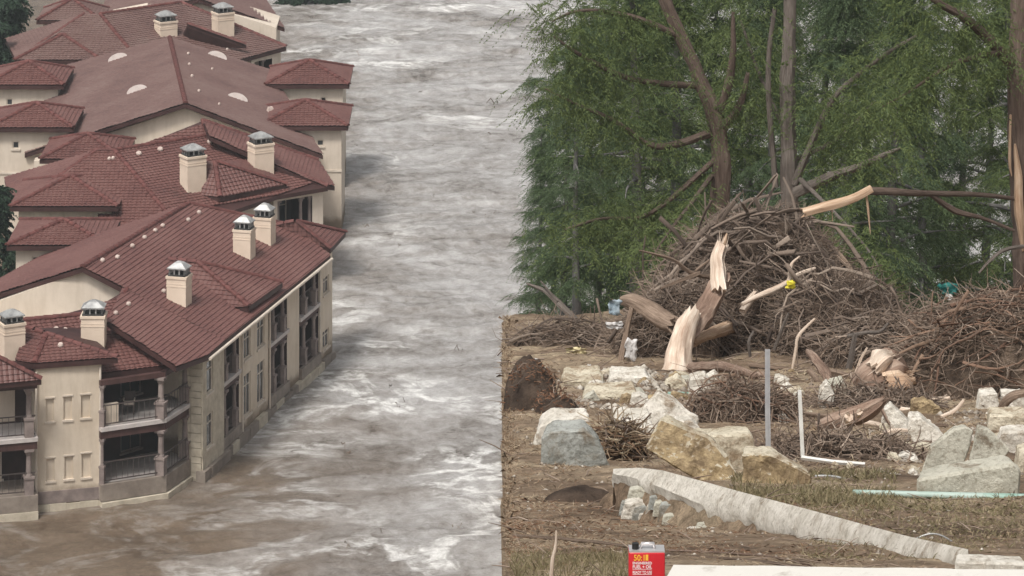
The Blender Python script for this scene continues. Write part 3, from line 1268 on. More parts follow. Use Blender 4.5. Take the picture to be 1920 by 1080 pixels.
Wr = Wall((e0 - en * 2.4)[:2], (e1 - en * 2.4)[:2])
window(bA, Wr, 1.6, 2.7, LB + .1, LB + 2.1, rec=.1, cols_=2)
for z0, z1 in ((6.25 - .55, 6.25 - .15), (UB - .5, UB - .165)):
    bm_ = MB()
    We.box(bm_, 0, We.L - .03, z0, z1, -.3, -.06)
    bm_.build('beam', M['wood_dark'], bA)
column(bA, We.w(We.L - .38, 0, -.25), LB, UB - .5, We.ang, .16)
column(bA, We.w(We.L - .38, 0, -.25), UB + .02, 5.7, We.ang, .16)
for z0 in (LB, UB):
    r_ = MB()
    for zz in (z0 + .95, z0 + .12):
        We.box(r_, 0, We.L - .1, zz, zz + .045, -.2, -.155)
    for i in range(14):
        t_ = We.L * (i + .5) / 14
        We.box(r_, t_ - .009, t_ + .009, z0 + .15, z0 + .95, -.185, -.17)
    r_.build('railing', M['rail'], bA)

# chimneys and vents of the front house
chimney(bA, FW, 22, 668, 603, 581, 44, angA + .75)
chimney(bA, FW, 176, 648, 588, 563, 47, angA + .25)
chimney(bA, SR, 336, 566, 515, 490, 41, angA)
chimney(bA, SR, 458, 478, 428, 404, 37, angA)
chimney(bA, SR, 496, 452, 405, 381, 37, angA)
for (x, y) in ((372, 401), (352, 415), (304, 426), (290, 435), (270, 448), (247, 464), (219, 485), (191, 491), (240, 573), (216, 590), (306, 549)):
    vent(bA, SR.at(x, y), SR.n)
for (x, y) in ((105, 620), (113, 650), (122, 622)):
    vent(bA, tpf.at(x, y) if y > 630 else FW.at(x, y), FW.n, .13)

# land-side pavilion of the front house
pyramid(bA, (115, 412), 12, 205, 461, 184.5, wall='stucco_b', windows=((60, 481, 73, 496),))

# back wall and land walls that close the front house
core = MB()
cpts = [W.w(edges['s1'] + .3, 0, -2.1), W.w(edges['g1'] - .1, 0, -2.1), W.w(edges['g1'] - .1, 0, -2 * wid + 1.2), W.w(edges['s1'] - 2.5, 0, -2 * wid + 1.2)]
core.prism([Vector((q.x, q.y, HE - .35)) for q in cpts][::-1], (0, 0, -HE - 1.5))
core.build('inner_wall', M['stucco_b'], bA)

# ================================================================== middle house
bB = empty('terrace_house', P(560, 415, 0), 'cream house with hipped red roof and two tall chimneys, between tower block and front house', 'house')
hB, eB = 7.85, 5.6
K0, K1 = P(215, 282, hB), P(392, 254, hB)
K00 = P(181, 282, hB)
B1 = Plane(K0, K1, P(615, 350, eB))
hip1 = B1.at(302, 386)
B2 = Plane(K00, K0, hip1)
B3 = Plane(K00, B2.at(125, 326), P(8, 345, eB))
faces = [
    (on(B1, (215, 282), (392, 254), (615, 350), (520, 366), (337, 428)), B1),
    (on(B2, (181, 282), (215, 282), (330, 420), (215, 440), (122, 328)), B2),
    (on(B3, (181, 282), (124, 327), (20, 386), (8, 333)), B3),
]
roof(bB, faces, [(K0, K1), (B1.at(615, 350), K1), (B1.at(337, 428), K0), (B3.at(30, 388), K00), (K00, K0)], du=TW / 4)
BRa = Plane(P(380, 226, 8.45), P(287, 263, 7.75), P(392, 256, 7.8))
BRb = Plane(P(380, 226, 8.45), P(597, 302, 5.9), P(617, 347, 5.55))
roof(bB, [(on(BRa, (380, 226), (392, 255), (225, 283), (287, 263)), BRa), (on(BRb, (380, 226), (597, 300), (628, 349), (600, 346), (392, 255)), BRb)],
     [(BRa.at(392, 255), BRa.at(380, 226)), (BRb.at(597, 301), BRb.at(380, 226))], du=TW / 3)
# bay over the river side
bq = P(403, 303, 7.55)
bqf, bqr = P(413, 370, 6.0), P(538, 346, 6.0)
Bp = Plane(bq, bqf, bqr)
bql = P(377, 366, 6.0)
Bl = Plane(bq, bqf, bql)
roof(bB, [([bq, bqf, bqr], Bp), (on(Bl, (403, 303), (413, 370), (377, 366), (385, 302)), Bl), ([bq, bqr, B1.at(470, 300)], Plane(bq, bqr, B1.at(470, 300)))], [(bqf, bq), (bqr, bq)], name='bay_roof')
# bay wall
wv = (bqr - bqf)
wv.z = 0
wv.normalize()
wn_ = Vector((wv.y, -wv.x, 0))
WB = Wall((bqf + wv * .3 - wn_ * .45)[:2], (bqr - wv * .9 - wn_ * .45)[:2])
wall_mesh(WB, -2, 5.9, [], 3.0).build('wall', [M['stucco_b'], M['recess']], bB)
# open balcony under the river eave
q1, q2 = B1.at(520, 366), B1.at(613, 352)
dv = (q2 - q1)
dv.z = 0
dv.normalize()
dn = Vector((dv.y, -dv.x, 0))
Wq = Wall((q1 - dn * .4)[:2], (q2 - dn * .4)[:2])
wall_mesh(Wq, -2, 5.35, [(.25, Wq.L * .78, 2.6, 5.15, 2.2, 1), (.25, Wq.L * .78, -.5, 2.3, 2.2, 1)], .4).build('wall', [M['stucco_b'], M['recess']], bB)
for f_ in (.12, .58, .76):
    column(bB, Wq.w(Wq.L * f_, 0, -.2), 2.6, 5.15, Wq.ang, .12)
r_ = MB()
for zz in (3.5, 2.75):
    Wq.box(r_, .3, Wq.L * .78, zz, zz + .05, -.2, -.15)
for i in range(12):
    t_ = .3 + Wq.L * .75 * (i + .5) / 12
    Wq.box(r_, t_ - .01, t_ + .01, 2.75, 3.5, -.185, -.165)
r_.build('railing', M['rail'], bB)
window(bB, Wall((q1 - dn * 2.5)[:2], (q2 - dn * 2.5)[:2]), Wq.L * .35, Wq.L * .62, 3.0, 4.9, rec=-.1)
# river end wall
end_a = Wq.w(Wq.L, 0, 0)
We2 = Wall(end_a[:2], (end_a + Vector((-.25, .97, 0)) * 6)[:2])
wall_mesh(We2, -2, 5.3, [], .4).build('wall', [M['stucco_b'], M['recess']], bB)
chimney(bB, B1, 362, 352, 290, 270, 42, .55)
chimney(bB, B1, 489, 320, 267, 248, 42, .5)
for (x, y) in ((300, 282), (260, 290)):
    vent(bB, B1.at(x, y), B1.n, .16)
vent(bB, B1.at(393, 268), B1.n, .16)
for (x, y) in ((205, 300), (212, 299)):
    vent(bB, B2.at(x, y), B2.n, .1)
pyramid(bB, (114, 330), 18, 222, 388, 193.0, wall='stone', windows=())
pyramid(bB, (155, 251), 74, 236, 299, 203.3, wall='stucco_b')
core = MB()
cpts = [q1 - dn * 2.7, q2 - dn * 2.7, q2 - dn * 2.7 + Vector((-2, 6, 0)), B2.at(200, 330) + Vector((-1.5, 0, 0)), B2.at(215, 395) + Vector((0, .6, 0)), B1.at(330, 410)]
core.prism([Vector((q.x, q.y, 4.9)) for q in cpts][::-1], (0, 0, -6.5))
core.build('inner_wall', M['stucco_b'], bB)

# ================================================================== tower block
bC = empty('tower_block', P(400, 330, 0), 'broad gabled block with smooth brown-red roof, pale eyebrow vents and paired corner towers', 'house')
hC, eC = 8.3, 5.5
C0, C1 = P(348, 194, hC), P(318, 70, hC)
CR = Plane(C0, C1, P(606, 291, eC))
CL = Plane(C0, C1, P(52, 286, eC))
roof(bC, [(on(CR, (348, 194), (318, 70), (506, 131), (606, 291)), CR), (on(CL, (348, 194), (318, 70), (104, 128), (46, 288)), CL)],
     [(C0, C1)], mat='tile_far', du=TW / 3)
# gable wall
gn = Vector((0, 1, 0))
off = Vector((0, .5, 0))
Wgc = Plane(C0 + off, C0 + off + Vector((1, 0, 0)), C0 + off + Vector((0, 0, 1)))
gw = on(Wgc, (347, 203), (585, 292), (585, 420), (75, 420), (75, 291))
mb = MB()
mb.prism([Vector((q.x, q.y, max(q.z, -1.5))) for q in gw], (0, .4, 0))
mb.build('gable_wall', M['stucco_b'], bC)
for (x, y, sg) in ((221, 111, 1), (257, 171, 1), (407, 107, -1), (445, 186, -1)):
    pl = CL if sg > 0 else CR
    p_ = pl.at(x, y)
    n_ = pl.n
    rdg = (C1 - C0).normalized()
    dwn = n_.cross(rdg).normalized()
    mb = MB()
    k = 12
    pts = []
    for i in range(k + 1):
        th = math.pi * i / k
        pts.append(p_ + dwn * math.cos(th) * .62 + n_ * (.03 + math.sin(th) * .36) - rdg * .12)
    back = [q + rdg * .35 - n_ * .12 for q in pts]
    mb.add(pts + back, [tuple(range(k + 1))[::-1], tuple(range(k + 1, 2 * k + 2))] + [(i, i + 1, i + k + 2, i + k + 1) for i in range(k)])
    mb.build('eyebrow_vent', M['eyebrow'], bC)
for (x, y) in ((344, 103), (346, 123), (351, 145), (364, 173)):
    vent(bC, CR.at(x + 8, y), CR.n, .09)
for (x, y) in ((397, 132), (410, 198), (425, 95)):
    vent(bC, CR.at(x, y), CR.n, .08)
pyramid(bC, (566, 188), 484, 653, 237, 211.0, wall='stucco_b', du=TW / 3, windows=((594, 262, 607, 274),))
pyramid(bC, (572, 113), 497, 655, 159, 222.0, wall='stucco_b', du=TW / 3, windows=((601, 182, 612, 195),))
pyramid(bC, (60, 193), -22, 138, 240, 207.8, wall='stucco_b', du=TW / 3, windows=((23, 265, 36, 279),))
pyramid(bC, (48, 115), -30, 120, 160, 219.5, wall='stucco_b', du=TW / 3, windows=((12, 185, 24, 198),))
for (x, y, z_) in ((133, 222, 1), (507, 212, -1), (515, 155, -1)):
    pl = CL if z_ > 0 else CR
    p_ = pl.at(x, y)
    mb = MB()
    mb.box((p_.x, p_.y, p_.z - .05), .5, .35, .42, .5, 0, .5)
    mb.build('roof_flashing', M['vent'], bC)
core = MB()
fr, fl = CR.at(590, 290), CL.at(64, 288)
rr, rl = CR.at(495, 134), CL.at(116, 130)
core.prism([Vector((q.x, q.y, 5.2)) for q in (fl, fr, rr, rl)][::-1], (0, 0, -6.7))
core.build('wall', M['stucco_b'], bC)

# ================================================================== rear house
bD = empty('rear_house', P(480, 130, 0), 'red hip-roofed house behind the tower block with two cream chimneys', 'house')
hD, eD = 8.0, 5.7
D0, D1 = P(188, 27, hD), P(340, 5, hD)
D00 = P(158, 26, hD)
DP1 = Plane(D0, D1, P(537, 88, eD))
DP2 = Plane(D00, D0, DP1.at(240, 92))
DP3 = Plane(D00, DP2.at(113, 62), P(10, 74, eD))
roof(bD, [(on(DP1, (188, 27), (340, 5), (537, 88), (450, 112), (262, 116)), DP1),
          (on(DP2, (158, 26), (188, 27), (262, 116), (180, 125), (112, 62)), DP2),
          (on(DP3, (158, 26), (112, 62), (30, 112), (9, 73)), DP3)],
     [(D0, D1), (DP1.at(537, 88), D1), (DP1.at(262, 116), D0), (DP3.at(40, 106), D00)], mat='tile_far', du=TW / 3)
dq = P(352, 45, 7.6)
dqf, dqr = P(366, 80, 6.3), P(462, 84, 6.3)
roof(bD, [([dq, dqf, dqr], Plane(dq, dqf, dqr)), ([dq, P(338, 76, 6.3), dqf], Plane(dq, dqf, P(338, 76, 6.3)))], [(dqf, dq), (dqr, dq)], mat='tile_far', name='bay_roof', du=TW / 3)
chimney(bD, DP1, 311, 62, 38, 20, 37, .5)
chimney(bD, DP1, 418, 62, 22, 5, 36, .5)
pyramid(bD, (105, 65), 26, 190, 113, 231.0, wall='stucco_b', mat='tile_far', du=TW / 3)
ew = MB()
a_, b_ = DP1.at(470, 108), DP1.at(526, 92)
WD = Wall((a_.x, a_.y + .4), (b_.x, b_.y + .4))
wall_mesh(WD, -2, 5.4, [(.3, WD.L * .7, 2.9, 5.1, 1.5, 1)], .5).build('wall', [M['stucco_b'], M['recess']], bD)
column(bD, WD.w(WD.L * .45, 0, -.2), 2.9, 5.1, WD.ang, .11)
core = MB()
core.prism([Vector((q.x, q.y, 4.9)) for q in (DP2.at(160, 100), DP1.at(440, 106) + Vector((0, .8, 0)), DP1.at(530, 88) + Vector((-.6, 1.8, 0)), D1 + Vector((-2, 6, 0)), D00 + Vector((-3, 4, 0)))][::-1], (0, 0, -6.5))
core.build('inner_wall', M['stucco_b'], bD)

bE = empty('gabled_house', P(460, 100, 0) + Vector((0, 12, 0)), 'gable-ended red-roofed house at the far end of the row', 'house')
E0, E1 = P(372, -2, 8.2), P(368, -70, 8.2)
EP = Plane(E0, E1, P(534, 53, 5.9))
EQ = Plane(E0, E1, P(185, 40, 5.9))
roof(bE, [(on(EP, (372, -2), (368, -70), (470, -45), (534, 53)), EP), (on(EQ, (372, -2), (368, -70), (210, -40), (185, 40)), EQ)], [(E0, E1)], mat='tile_far', du=TW / 3)
wg = Plane(E0 + Vector((0, .5, 0)), E0 + Vector((1, .5, 0)), E0 + Vector((0, .5, 1)))
gw = on(wg, (372, 6), (518, 52), (518, 170), (200, 170), (200, 40))
mb = MB()
mb.prism([Vector((q.x, q.y, max(q.z, -1.5))) for q in gw], (0, 4, 0))
mb.build('gable_wall', M['stucco_b'], bE)
pyramid(bE, (128, -2), 68, 190, 39, 243.0, wall='stucco_b', mat='tile_far', du=TW / 3)
# ------------------------------------------------------------------ hillside above the river
ROWS = [(1110, 15.5), (1080, 17.0), (1040, 20.0), (1000, 23.5), (940, 29.0), (900, 34.0), (860, 39.0), (800, 46.0), (740, 54.0), (700, 60.0), (660, 67.0), (620, 75.0), (590, 84.0)]
_gy = np.array([-60, 0.0] + [d for _, d in ROWS] + [96.0, 180.0, 400.0])
_gz = np.array([51.0, 50.1] + [H - d * (y - YH) / F for y, d in ROWS])
_gz = np.concatenate([_gz, [_gz[-1] - 12 * .40, _gz[-1] - 12 * .4 - 84 * .34, -6.0]])
_ry = np.array([y for y, _ in ROWS][::-1], float)
_rd = np.array([d for _, d in ROWS][::-1], float)


def gz0(d):
    return float(np.interp(d, _gy, _gz))


def D(y):
    """distance of the hillside seen on pixel row y"""
    return float(np.interp(y, _ry, _rd))


def ground_noise(X, Y):
    near = np.clip(Y / 60.0, .25, 1.2)
    return near * (0.16 * fbm(X * .9, Y * .7, 51, 3) + 0.05 * fbm(X * 4, Y * 3.2, 61, 3))


def gz(x, d):
    return gz0(d) + float(ground_noise(np.array([x]), np.array([d]))[0])


def G(x, y, up=0.0):
    """pixel -> point on the hillside"""
    d = D(y)
    p = PD(x, y, d)
    return Vector((p.x, p.y, gz(p.x, p.y) + up))


def edge_x(Y):
    return -0.0022 * Y + 0.0018 * Y * (fbm(Y * .55, Y * 0 + 3.3, 71, 4)) + 0.0012 * Y * fbm(Y * 5.0, Y * 0 + 1.3, 75, 2)


def make_hill():
    ys = np.concatenate([np.arange(-60, 12, 4.0), np.arange(12, 40, .11), np.arange(40, 92, .16), np.arange(92, 200, 4), [240, 320, 400]])
    s = np.concatenate([np.linspace(0, 1, 110) ** 1.0 * 1.0, [1.15, 1.4, 2, 3, 5, 9]])
    Yg, S = np.meshgrid(ys, s, indexing='ij')
    e = edge_x(Yg)
    wid_ = np.clip(0.155 * Yg, 2.6, 16) + 1.2
    X = e + S * wid_
    Zb = np.interp(Yg, _gy, _gz)
    Z = Zb + ground_noise(X, Yg)
    # the lip of the bluff crumbles away
    Z = Z - 0.10 * np.exp(-((X - e) / 0.10) ** 2) * np.clip(Yg / 40, .3, 1.5)
    n, k = len(s), len(ys)
    verts = np.stack([X.ravel(), Yg.ravel(), Z.ravel()], 1).tolist()
    idx = np.arange(n * k).reshape(k, n)
    quads = np.stack([idx[:-1, :-1], idx[:-1, 1:], idx[1:, 1:], idx[1:, :-1]], -1).reshape(-1, 4).tolist()
    mats_n = len(quads)
    # bluff face down to the river
    prev = idx[:, 0].tolist()
    for lev in (.8, 2.5, 6, 12, 22, 36, 60):
        row = []
        for i in range(k):
            x0, y0, z0 = verts[prev[i]] if lev == .8 else verts[idx[i, 0]]
            base = verts[idx[i, 0]]
            inn = 0.05 + 0.03 * lev + 0.02 * lev * math.sin(base[1] * 1.7 + lev) + 0.05 * math.sin(base[1] * 6.1 + lev * 2)
            verts.append((base[0] + max(.01, inn), base[1], max(base[2] - lev, -3.0 - 0.001 * lev)))
            row.append(len(verts) - 1)
        for i in range(k - 1):
            quads.append((prev[i], prev[i + 1], row[i + 1], row[i]))
        prev = row
    me = bpy.data.meshes.new('hillside_ground')
    me.from_pydata(verts, [], quads)
    me.polygons.foreach_set('use_smooth', [True] * len(quads))
    m, nt, b, out = new_mat('flood_scoured_soil')
    v = coords(nt)
    n1 = noise_node(nt, 0.55, 5, .6, v)
    n2 = noise_node(nt, 5.0, 8, .75, v)
    n3 = noise_node(nt, 34.0, 6, .75, v)
    a = ramp(nt, n1, [(0.30, (0.12, 0.086, 0.064)), (0.47, (0.24, 0.182, 0.135)), (0.62, (0.38, 0.315, 0.235))])
    c = ramp(nt, n2, [(0.3, (0.38, 0.36, 0.34)), (0.72, (1.4, 1.36, 1.3))])
    mx = nt.nodes.new('ShaderNodeMix')
    mx.data_type = 'RGBA'
    mx.blend_type = 'MULTIPLY'
    mx.inputs['Factor'].default_value = 1.0
    nt.links.new(a, mx.inputs['A'])
    nt.links.new(c, mx.inputs['B'])
    mx2 = nt.nodes.new('ShaderNodeMix')
    mx2.data_type = 'RGBA'
    mx2.blend_type = 'MULTIPLY'
    mx2.inputs['Factor'].default_value = 1.0
    nt.links.new(mx.outputs['Result'], mx2.inputs['A'])
    nt.links.new(ramp(nt, n3, [(0.3, (0.55, 0.54, 0.52)), (0.7, (1.35, 1.33, 1.3))]), mx2.inputs['B'])
    nt.links.new(mx2.outputs['Result'], b.inputs['Base Color'])
    b.inputs['Roughness'].default_value = 0.95
    b.inputs['Specular IOR Level'].default_value = 0.15
    bump(nt, b, n3, 0.8, 0.03)
    me.materials.append(m)
    o = bpy.data.objects.new('hillside_ground', me)
    col.objects.link(o)
    props(o, kind='structure')
    o['label'] = 'brown flood-scoured soil of the hillside above the river'
    return m


M['soil'] = make_hill()
M['bark'] = wood_mat('cypress_bark', [(0.065, 0.043, 0.034), (0.135, 0.098, 0.08), (0.22, 0.17, 0.14)], .9, .16, 16, .9, .04)
M['bark_grey'] = wood_mat('grey_bark', [(0.085, 0.07, 0.06), (0.165, 0.138, 0.12), (0.26, 0.225, 0.20)], .9, .16, 16, .9, .04)
M['bark_far'] = mat_noise('far_bark', (0.10, 0.10, 0.10), (0.20, 0.19, 0.18), 2.0, .9, .5, .05, sc=(1, 1, .14))
M['heart'] = wood_mat('torn_heartwood', [(0.27, 0.155, 0.095), (0.46, 0.32, 0.22), (0.66, 0.54, 0.42)], .8, .12, 14, .6, .02)
M['pale_wood'] = wood_mat('stripped_wood', [(0.33, 0.22, 0.16), (0.56, 0.45, 0.36), (0.74, 0.66, 0.57)], .8, .2, 11, .6, .02)
M['leaf_a'] = mat_island('cypress_needles', [(0.088, 0.122, 0.048), (0.115, 0.155, 0.058), (0.155, 0.195, 0.066)], .7, .25, .42)
M['leaf_b'] = mat_island('deep_green_needles', [(0.076, 0.112, 0.052), (0.096, 0.14, 0.062), (0.125, 0.17, 0.066)], .7, .25, .42)  # slightly darker green tint of one tree variant
M['leaf_c'] = mat_island('blue_green_needles', [(0.076, 0.115, 0.062), (0.098, 0.142, 0.074), (0.125, 0.17, 0.082)], .7, .25, .42)
M['leaf_d'] = mat_island('dark_leaves', [(0.018, 0.036, 0.022), (0.03, 0.055, 0.03)], .7, .25, .2)


# ------------------------------------------------------------------ trees
def sprays(nr, origins, dirs, lens, pairs=16, leaf=.115, wid_=.022, droop=.5):
    """feathery cypress sprays as thin leaflets; returns (verts, quads) arrays"""
    n = len(origins)
    up = np.array([0, 0, 1.0])
    d = dirs / np.linalg.norm(dirs, axis=1, keepdims=True)
    side = np.cross(d, up)
    side /= np.maximum(np.linalg.norm(side, axis=1, keepdims=True), 1e-4)
    V_, Q_ = [], []
    cnt = 0
    for k in range(pairs):
        f = (k + .5) / pairs
        pos = origins + d * (lens * f)[:, None] - up * (droop * lens * f * f)[:, None]
        for sgn in (-1, 1):
            j = nr.normal(0, .25, (n, 3))
            ld = d * .62 + side * sgn * .72 - up * (.22 + .25 * f) + j
            ld /= np.linalg.norm(ld, axis=1, keepdims=True)
            L = leaf * (1.05 - .55 * f) * nr.uniform(.75, 1.25, n)
            w = np.cross(ld, nr.normal(0, 1, (n, 3)))
            w /= np.maximum(np.linalg.norm(w, axis=1, keepdims=True), 1e-4)
            w *= wid_ * .5
            mid = pos + ld * (L * .45)[:, None]
            tip = pos + ld * L[:, None] - up * (.12 * L)[:, None]
            vv = np.stack([pos, mid + w, tip, mid - w], 1).reshape(-1, 3)
            V_.append(vv)
            Q_.append(np.arange(n * 4).reshape(n, 4) + cnt)
            cnt += n * 4
    return np.concatenate(V_), np.concatenate(Q_)


def mesh_np(name, v, q, mat):
    me = bpy.data.meshes.new(name)
    me.vertices.add(len(v))
    me.vertices.foreach_set('co', v.astype(np.float32).ravel())
    k = q.shape[1]
    me.loops.add(q.size)
    me.loops.foreach_set('vertex_index', q.astype(np.int32).ravel())
    me.polygons.add(len(q))
    me.polygons.foreach_set('loop_start', np.arange(0, q.size, k, dtype=np.int32))
    me.polygons.foreach_set('loop_total', np.full(len(q), k, dtype=np.int32))
    me.update(calc_edges=True)
    me.validate()
    me.materials.append(mat)
    return me


def curve_pts(a, b, sag, n, nr, wob=.05):
    a, b = np.array(a), np.array(b)
    L = np.linalg.norm(b - a)
    out = []
    off = nr.normal(0, wob * L, 3)
    for i in range(n + 1):
        f = i / n
        p = a + (b - a) * f + off * math.sin(math.pi * f)
        p[2] -= sag * L * f * f
        out.append(p)
    return out


def cypress_mesh(seed, height, cr, first, n_limb, per, leafmat, barkmat, trunk_r=.2, leaf=.115, wid_=.024):
    """returns trunk mesh (trunk and limbs) and crown mesh in local coordinates (base at 0)"""
    nr = np.random.RandomState(seed)
    mb = MB()
    lean = nr.normal(0, .25, 2)
    tp = []
    for i in range(11):
        f = i / 10
        tp.append(Vector((lean[0] * f * f + .08 * math.sin(4 * f + seed), lean[1] * f * f + .08 * math.cos(3 * f + seed), height * f - .6 * (i == 0))))
    mb.tube(tp, [trunk_r * (1.45 if i == 0 else 1.1 if i == 1 else 1 - .085 * i) for i in range(11)], 9)
    O, Dd, Ln = [], [], []
    for l in range(n_limb):
        f = first + (1 - first) * (l + nr.uniform(0, 1)) / n_limb
        fi = min(9, int(f * 10))
        p0 = tp[fi].lerp(tp[fi + 1], f * 10 - fi)
        az = l * 2.4 + nr.uniform(-.5, .5)
        prof = math.sin(min(1.0, (f - first) / (1 - first) * 1.15 + .28) * math.pi) ** .6 if f < .9 else .35
        R = cr * prof * nr.uniform(.65, 1.15)
        rise = nr.uniform(-.05, .35)
        p1 = np.array(p0) + np.array([math.cos(az) * R, math.sin(az) * R, R * rise])
        pts = curve_pts(p0, p1, nr.uniform(.05, .3), 5, nr)
        r0 = trunk_r * .38 * (1.1 - f * .6)
        mb.tube([Vector(q) for q in pts], [r0 * (1 - .17 * i) for i in range(6)], 5)
        pts = np.array(pts)
        k = int(per * nr.uniform(.7, 1.3))
        fr = nr.uniform(.15, 1.0, k) ** .75
        seg = np.minimum((fr * 5).astype(int), 4)
        pos = pts[seg] + (pts[seg + 1] - pts[seg]) * (fr * 5 - seg)[:, None]
        out = np.array([math.cos(az), math.sin(az), 0])
        sd = np.array([-math.sin(az), math.cos(az), 0])
        sg = nr.choice([-1, 1], k)
        dr = out * nr.uniform(.2, 1, k)[:, None] + sd * (sg * nr.uniform(.3, 1.1, k))[:, None] + np.array([0, 0, 1]) * nr.uniform(-.35, .12, k)[:, None]
        pos = pos + nr.normal(0, 1, (k, 3)) * np.array([.22, .22, .07])
        O.append(pos)
        Dd.append(dr)
        Ln.append(nr.uniform(.55, 1.15, k) * (1.15 - .4 * fr))
    v, q = sprays(nr, np.concatenate(O), np.concatenate(Dd), np.concatenate(Ln), leaf=leaf, wid_=wid_)
    tm = bpy.data.meshes.new('trunk')
    tm.from_pydata(mb.v, [], mb.f)
    tm.polygons.foreach_set('use_smooth', [True] * len(mb.f))
    tm.materials.append(barkmat)
    return tm, mesh_np('crown', v, q, leafmat)


VAR = [cypress_mesh(11, 12, 2.4, .09, 32, 62, M['leaf_b'], M['bark_far'], .17),
       cypress_mesh(23, 12.5, 2.6, .12, 32, 62, M['leaf_a'], M['bark_far'], .2),
       cypress_mesh(37, 11.5, 2.2, .06, 32, 62, M['leaf_c'], M['bark_far'], .15),
       cypress_mesh(43, 12, 1.25, .13, 32, 46, M['leaf_c'], M['bark_far'], .16)]


def place_tree(var, x, d, rot, sc, label, group=None, z=None, name='cypress_tree'):
    X = (x - 960) * d / F
    zz = gz0(d) if z is None else z
    r = empty(name, (X, d, zz), label, 'tree', group)
    r.rotation_euler = (0, 0, rot)
    r.scale = (sc, sc, sc)
    t = link_mesh('trunk', VAR[var][0], r)
    c = link_mesh('crown', VAR[var][1], r)
    return r


GRP = 'cypress trees standing close together behind the debris'
LB_ = 'tall full-crowned cypress in the hazy stand behind the flood debris'
for i, (x, d, vr, sc) in enumerate(((1058, 91, 3, .64), (1082, 88, 3, .66), (1036, 101, 3, .70), (1122, 97, 3, .80), (1150, 104, 3, 1.2), (1190, 90, 0, 1.0), (1010, 93, 3, .50), (1212, 103, 2, 1.1), (1265, 94, 1, 1.0), (1318, 108, 0, 1.1),
                                    (1405, 100, 1, 1.05), (1440, 94, 2, 1.0), (1535, 97, 0, 1.05), (1590, 91, 2, 1.0), (1618, 109, 1, 1.1), (1672, 95, 0, 1.0), (1735, 106, 2, 1.1),
                                    (1800, 112, 1, 1.0), (1850, 108, 0, 1.05), (1902, 97, 1, 1.0), (1950, 102, 2, 1.0), (2015, 96, 0, 1.0), (2080, 104, 1, 1.05), (2150, 94, 2, 1.0), (1235, 118, 0, 1.15), (1480, 116, 1, 1.15), (1690, 120, 0, 1.15))):
    if vr == 3:
        place_tree(vr, x, d, i * 2.13, sc, 'narrow young cypress with thin trunk near the bluff edge', 'narrow cypresses near the bluff edge')
    else:
        place_tree(vr, x, d, i * 2.13, sc, LB_, GRP)


def hero_tree(name, label, base, limbs, crown_at, seed, trunk_mat, leafmat, parent_cat='tree', extra=()):
    """limbs: list of [(x, y, d, r_px), ...] pixel paths; crown_at: list of (path index, count, spread, side)"""
    nr = np.random.RandomState(seed)
    b0_ = PD(*base)
    r = empty(name, b0_, label, parent_cat)
    paths = []
    for i, L_ in enumerate(limbs):
        pts = [PD(x, y, d) for x, y, d, _ in L_]
        rad = [q * d / F for _, _, d, q in L_]
        wb = Stem(seed * 10 + i)
        wb.stem(pts, rad, 18 if i == 0 else 10, .2 if i == 0 else .12, (0, 1.0), 6, .05)
        wb.build('trunk' if i == 0 else 'limb', trunk_mat, r)
        paths.append(np.array([q.lerp(pts[j + 1], k / 4) for j, q in enumerate(pts[:-1]) for k in range(4)] + [pts[-1]]))
    O, Dd, Ln = [], [], []
    for (pi, cnt_, sp, f0) in crown_at:
        pts = paths[pi]
        fr = nr.uniform(f0, 1, cnt_)
        k = np.minimum((fr * (len(pts) - 1)).astype(int), len(pts) - 2)
        pos = pts[k] + (pts[k + 1] - pts[k]) * (fr * (len(pts) - 1) - k)[:, None]
        pos = pos + nr.normal(0, sp, (cnt_, 3)) * np.array([1, 1, .7])
        dr = nr.normal(0, 1, (cnt_, 3)) * np.array([1, .8, .35]) + np.array([0, 0, -.35])
        O.append(pos)
        Dd.append(dr)
        Ln.append(nr.uniform(.5, 1.1, cnt_))
    if O:
        v, q = sprays(nr, np.concatenate(O), np.concatenate(Dd), np.concatenate(Ln))
        v = v - np.array(b0_)
        link_mesh('crown', mesh_np('crown', v, q, leafmat), r)
    return r, paths


# forked cypress behind the pile
TD = 79.0
hero_tree('cypress_tree', 'forked grey-brown cypress with a leaning stem and a torn red stub behind the pile', (1350, 640, TD),
          [[(1352, 640, TD, 22), (1350, 470, TD, 19), (1350, 380, TD, 18), (1352, 300, TD, 17), (1340, 220, TD, 16), (1300, 120, TD, 12), (1255, 20, TD, 12), (1215, -90, TD, 10), (1170, -260, TD, 7)],
           [(1350, 250, TD, 9), (1385, 200, TD - .3, 7), (1402, 140, TD - .4, 4)],
           [(1352, 210, TD, 10), (1368, 150, TD - .2, 9), (1374, 95, TD - .3, 6), (1375, 25, TD - .3, 3)],
           [(1330, 250, TD, 8), (1230, 275, TD - .6, 6), (1150, 225, TD - 1.1, 4), (1080, 195, TD - 1.4, 3), (1020, 165, TD - 1.6, 1.5)],
           [(1310, 160, TD, 7), (1190, 150, TD - .5, 5), (1100, 110, TD - 1, 4), (1040, 70, TD - 1.2, 2)],
           [(1340, 300, TD, 6), (1220, 400, TD - .8, 4), (1130, 410, TD - 1.2, 3), (1060, 430, TD - 1.6, 2)],
           [(1335, 330, TD, 5), (1285, 395, TD - 4, 3.5), (1240, 455, TD - 6.5, 2), (1215, 500, TD - 7.5, 1)],
           [(1280, 70, TD, 6), (1180, 30, TD - .4, 5), (1090, 20, TD - .9, 3), (1035, 40, TD - 1.1, 2)]],
          [(3, 230, .32, .2), (4, 180, .32, .2), (5, 260, .38, .15), (6, 150, .30, .25), (7, 210, .38, .2), (0, 150, .8, .5), (1, 70, .3, .2)], 5, M['bark'], M['leaf_a'])
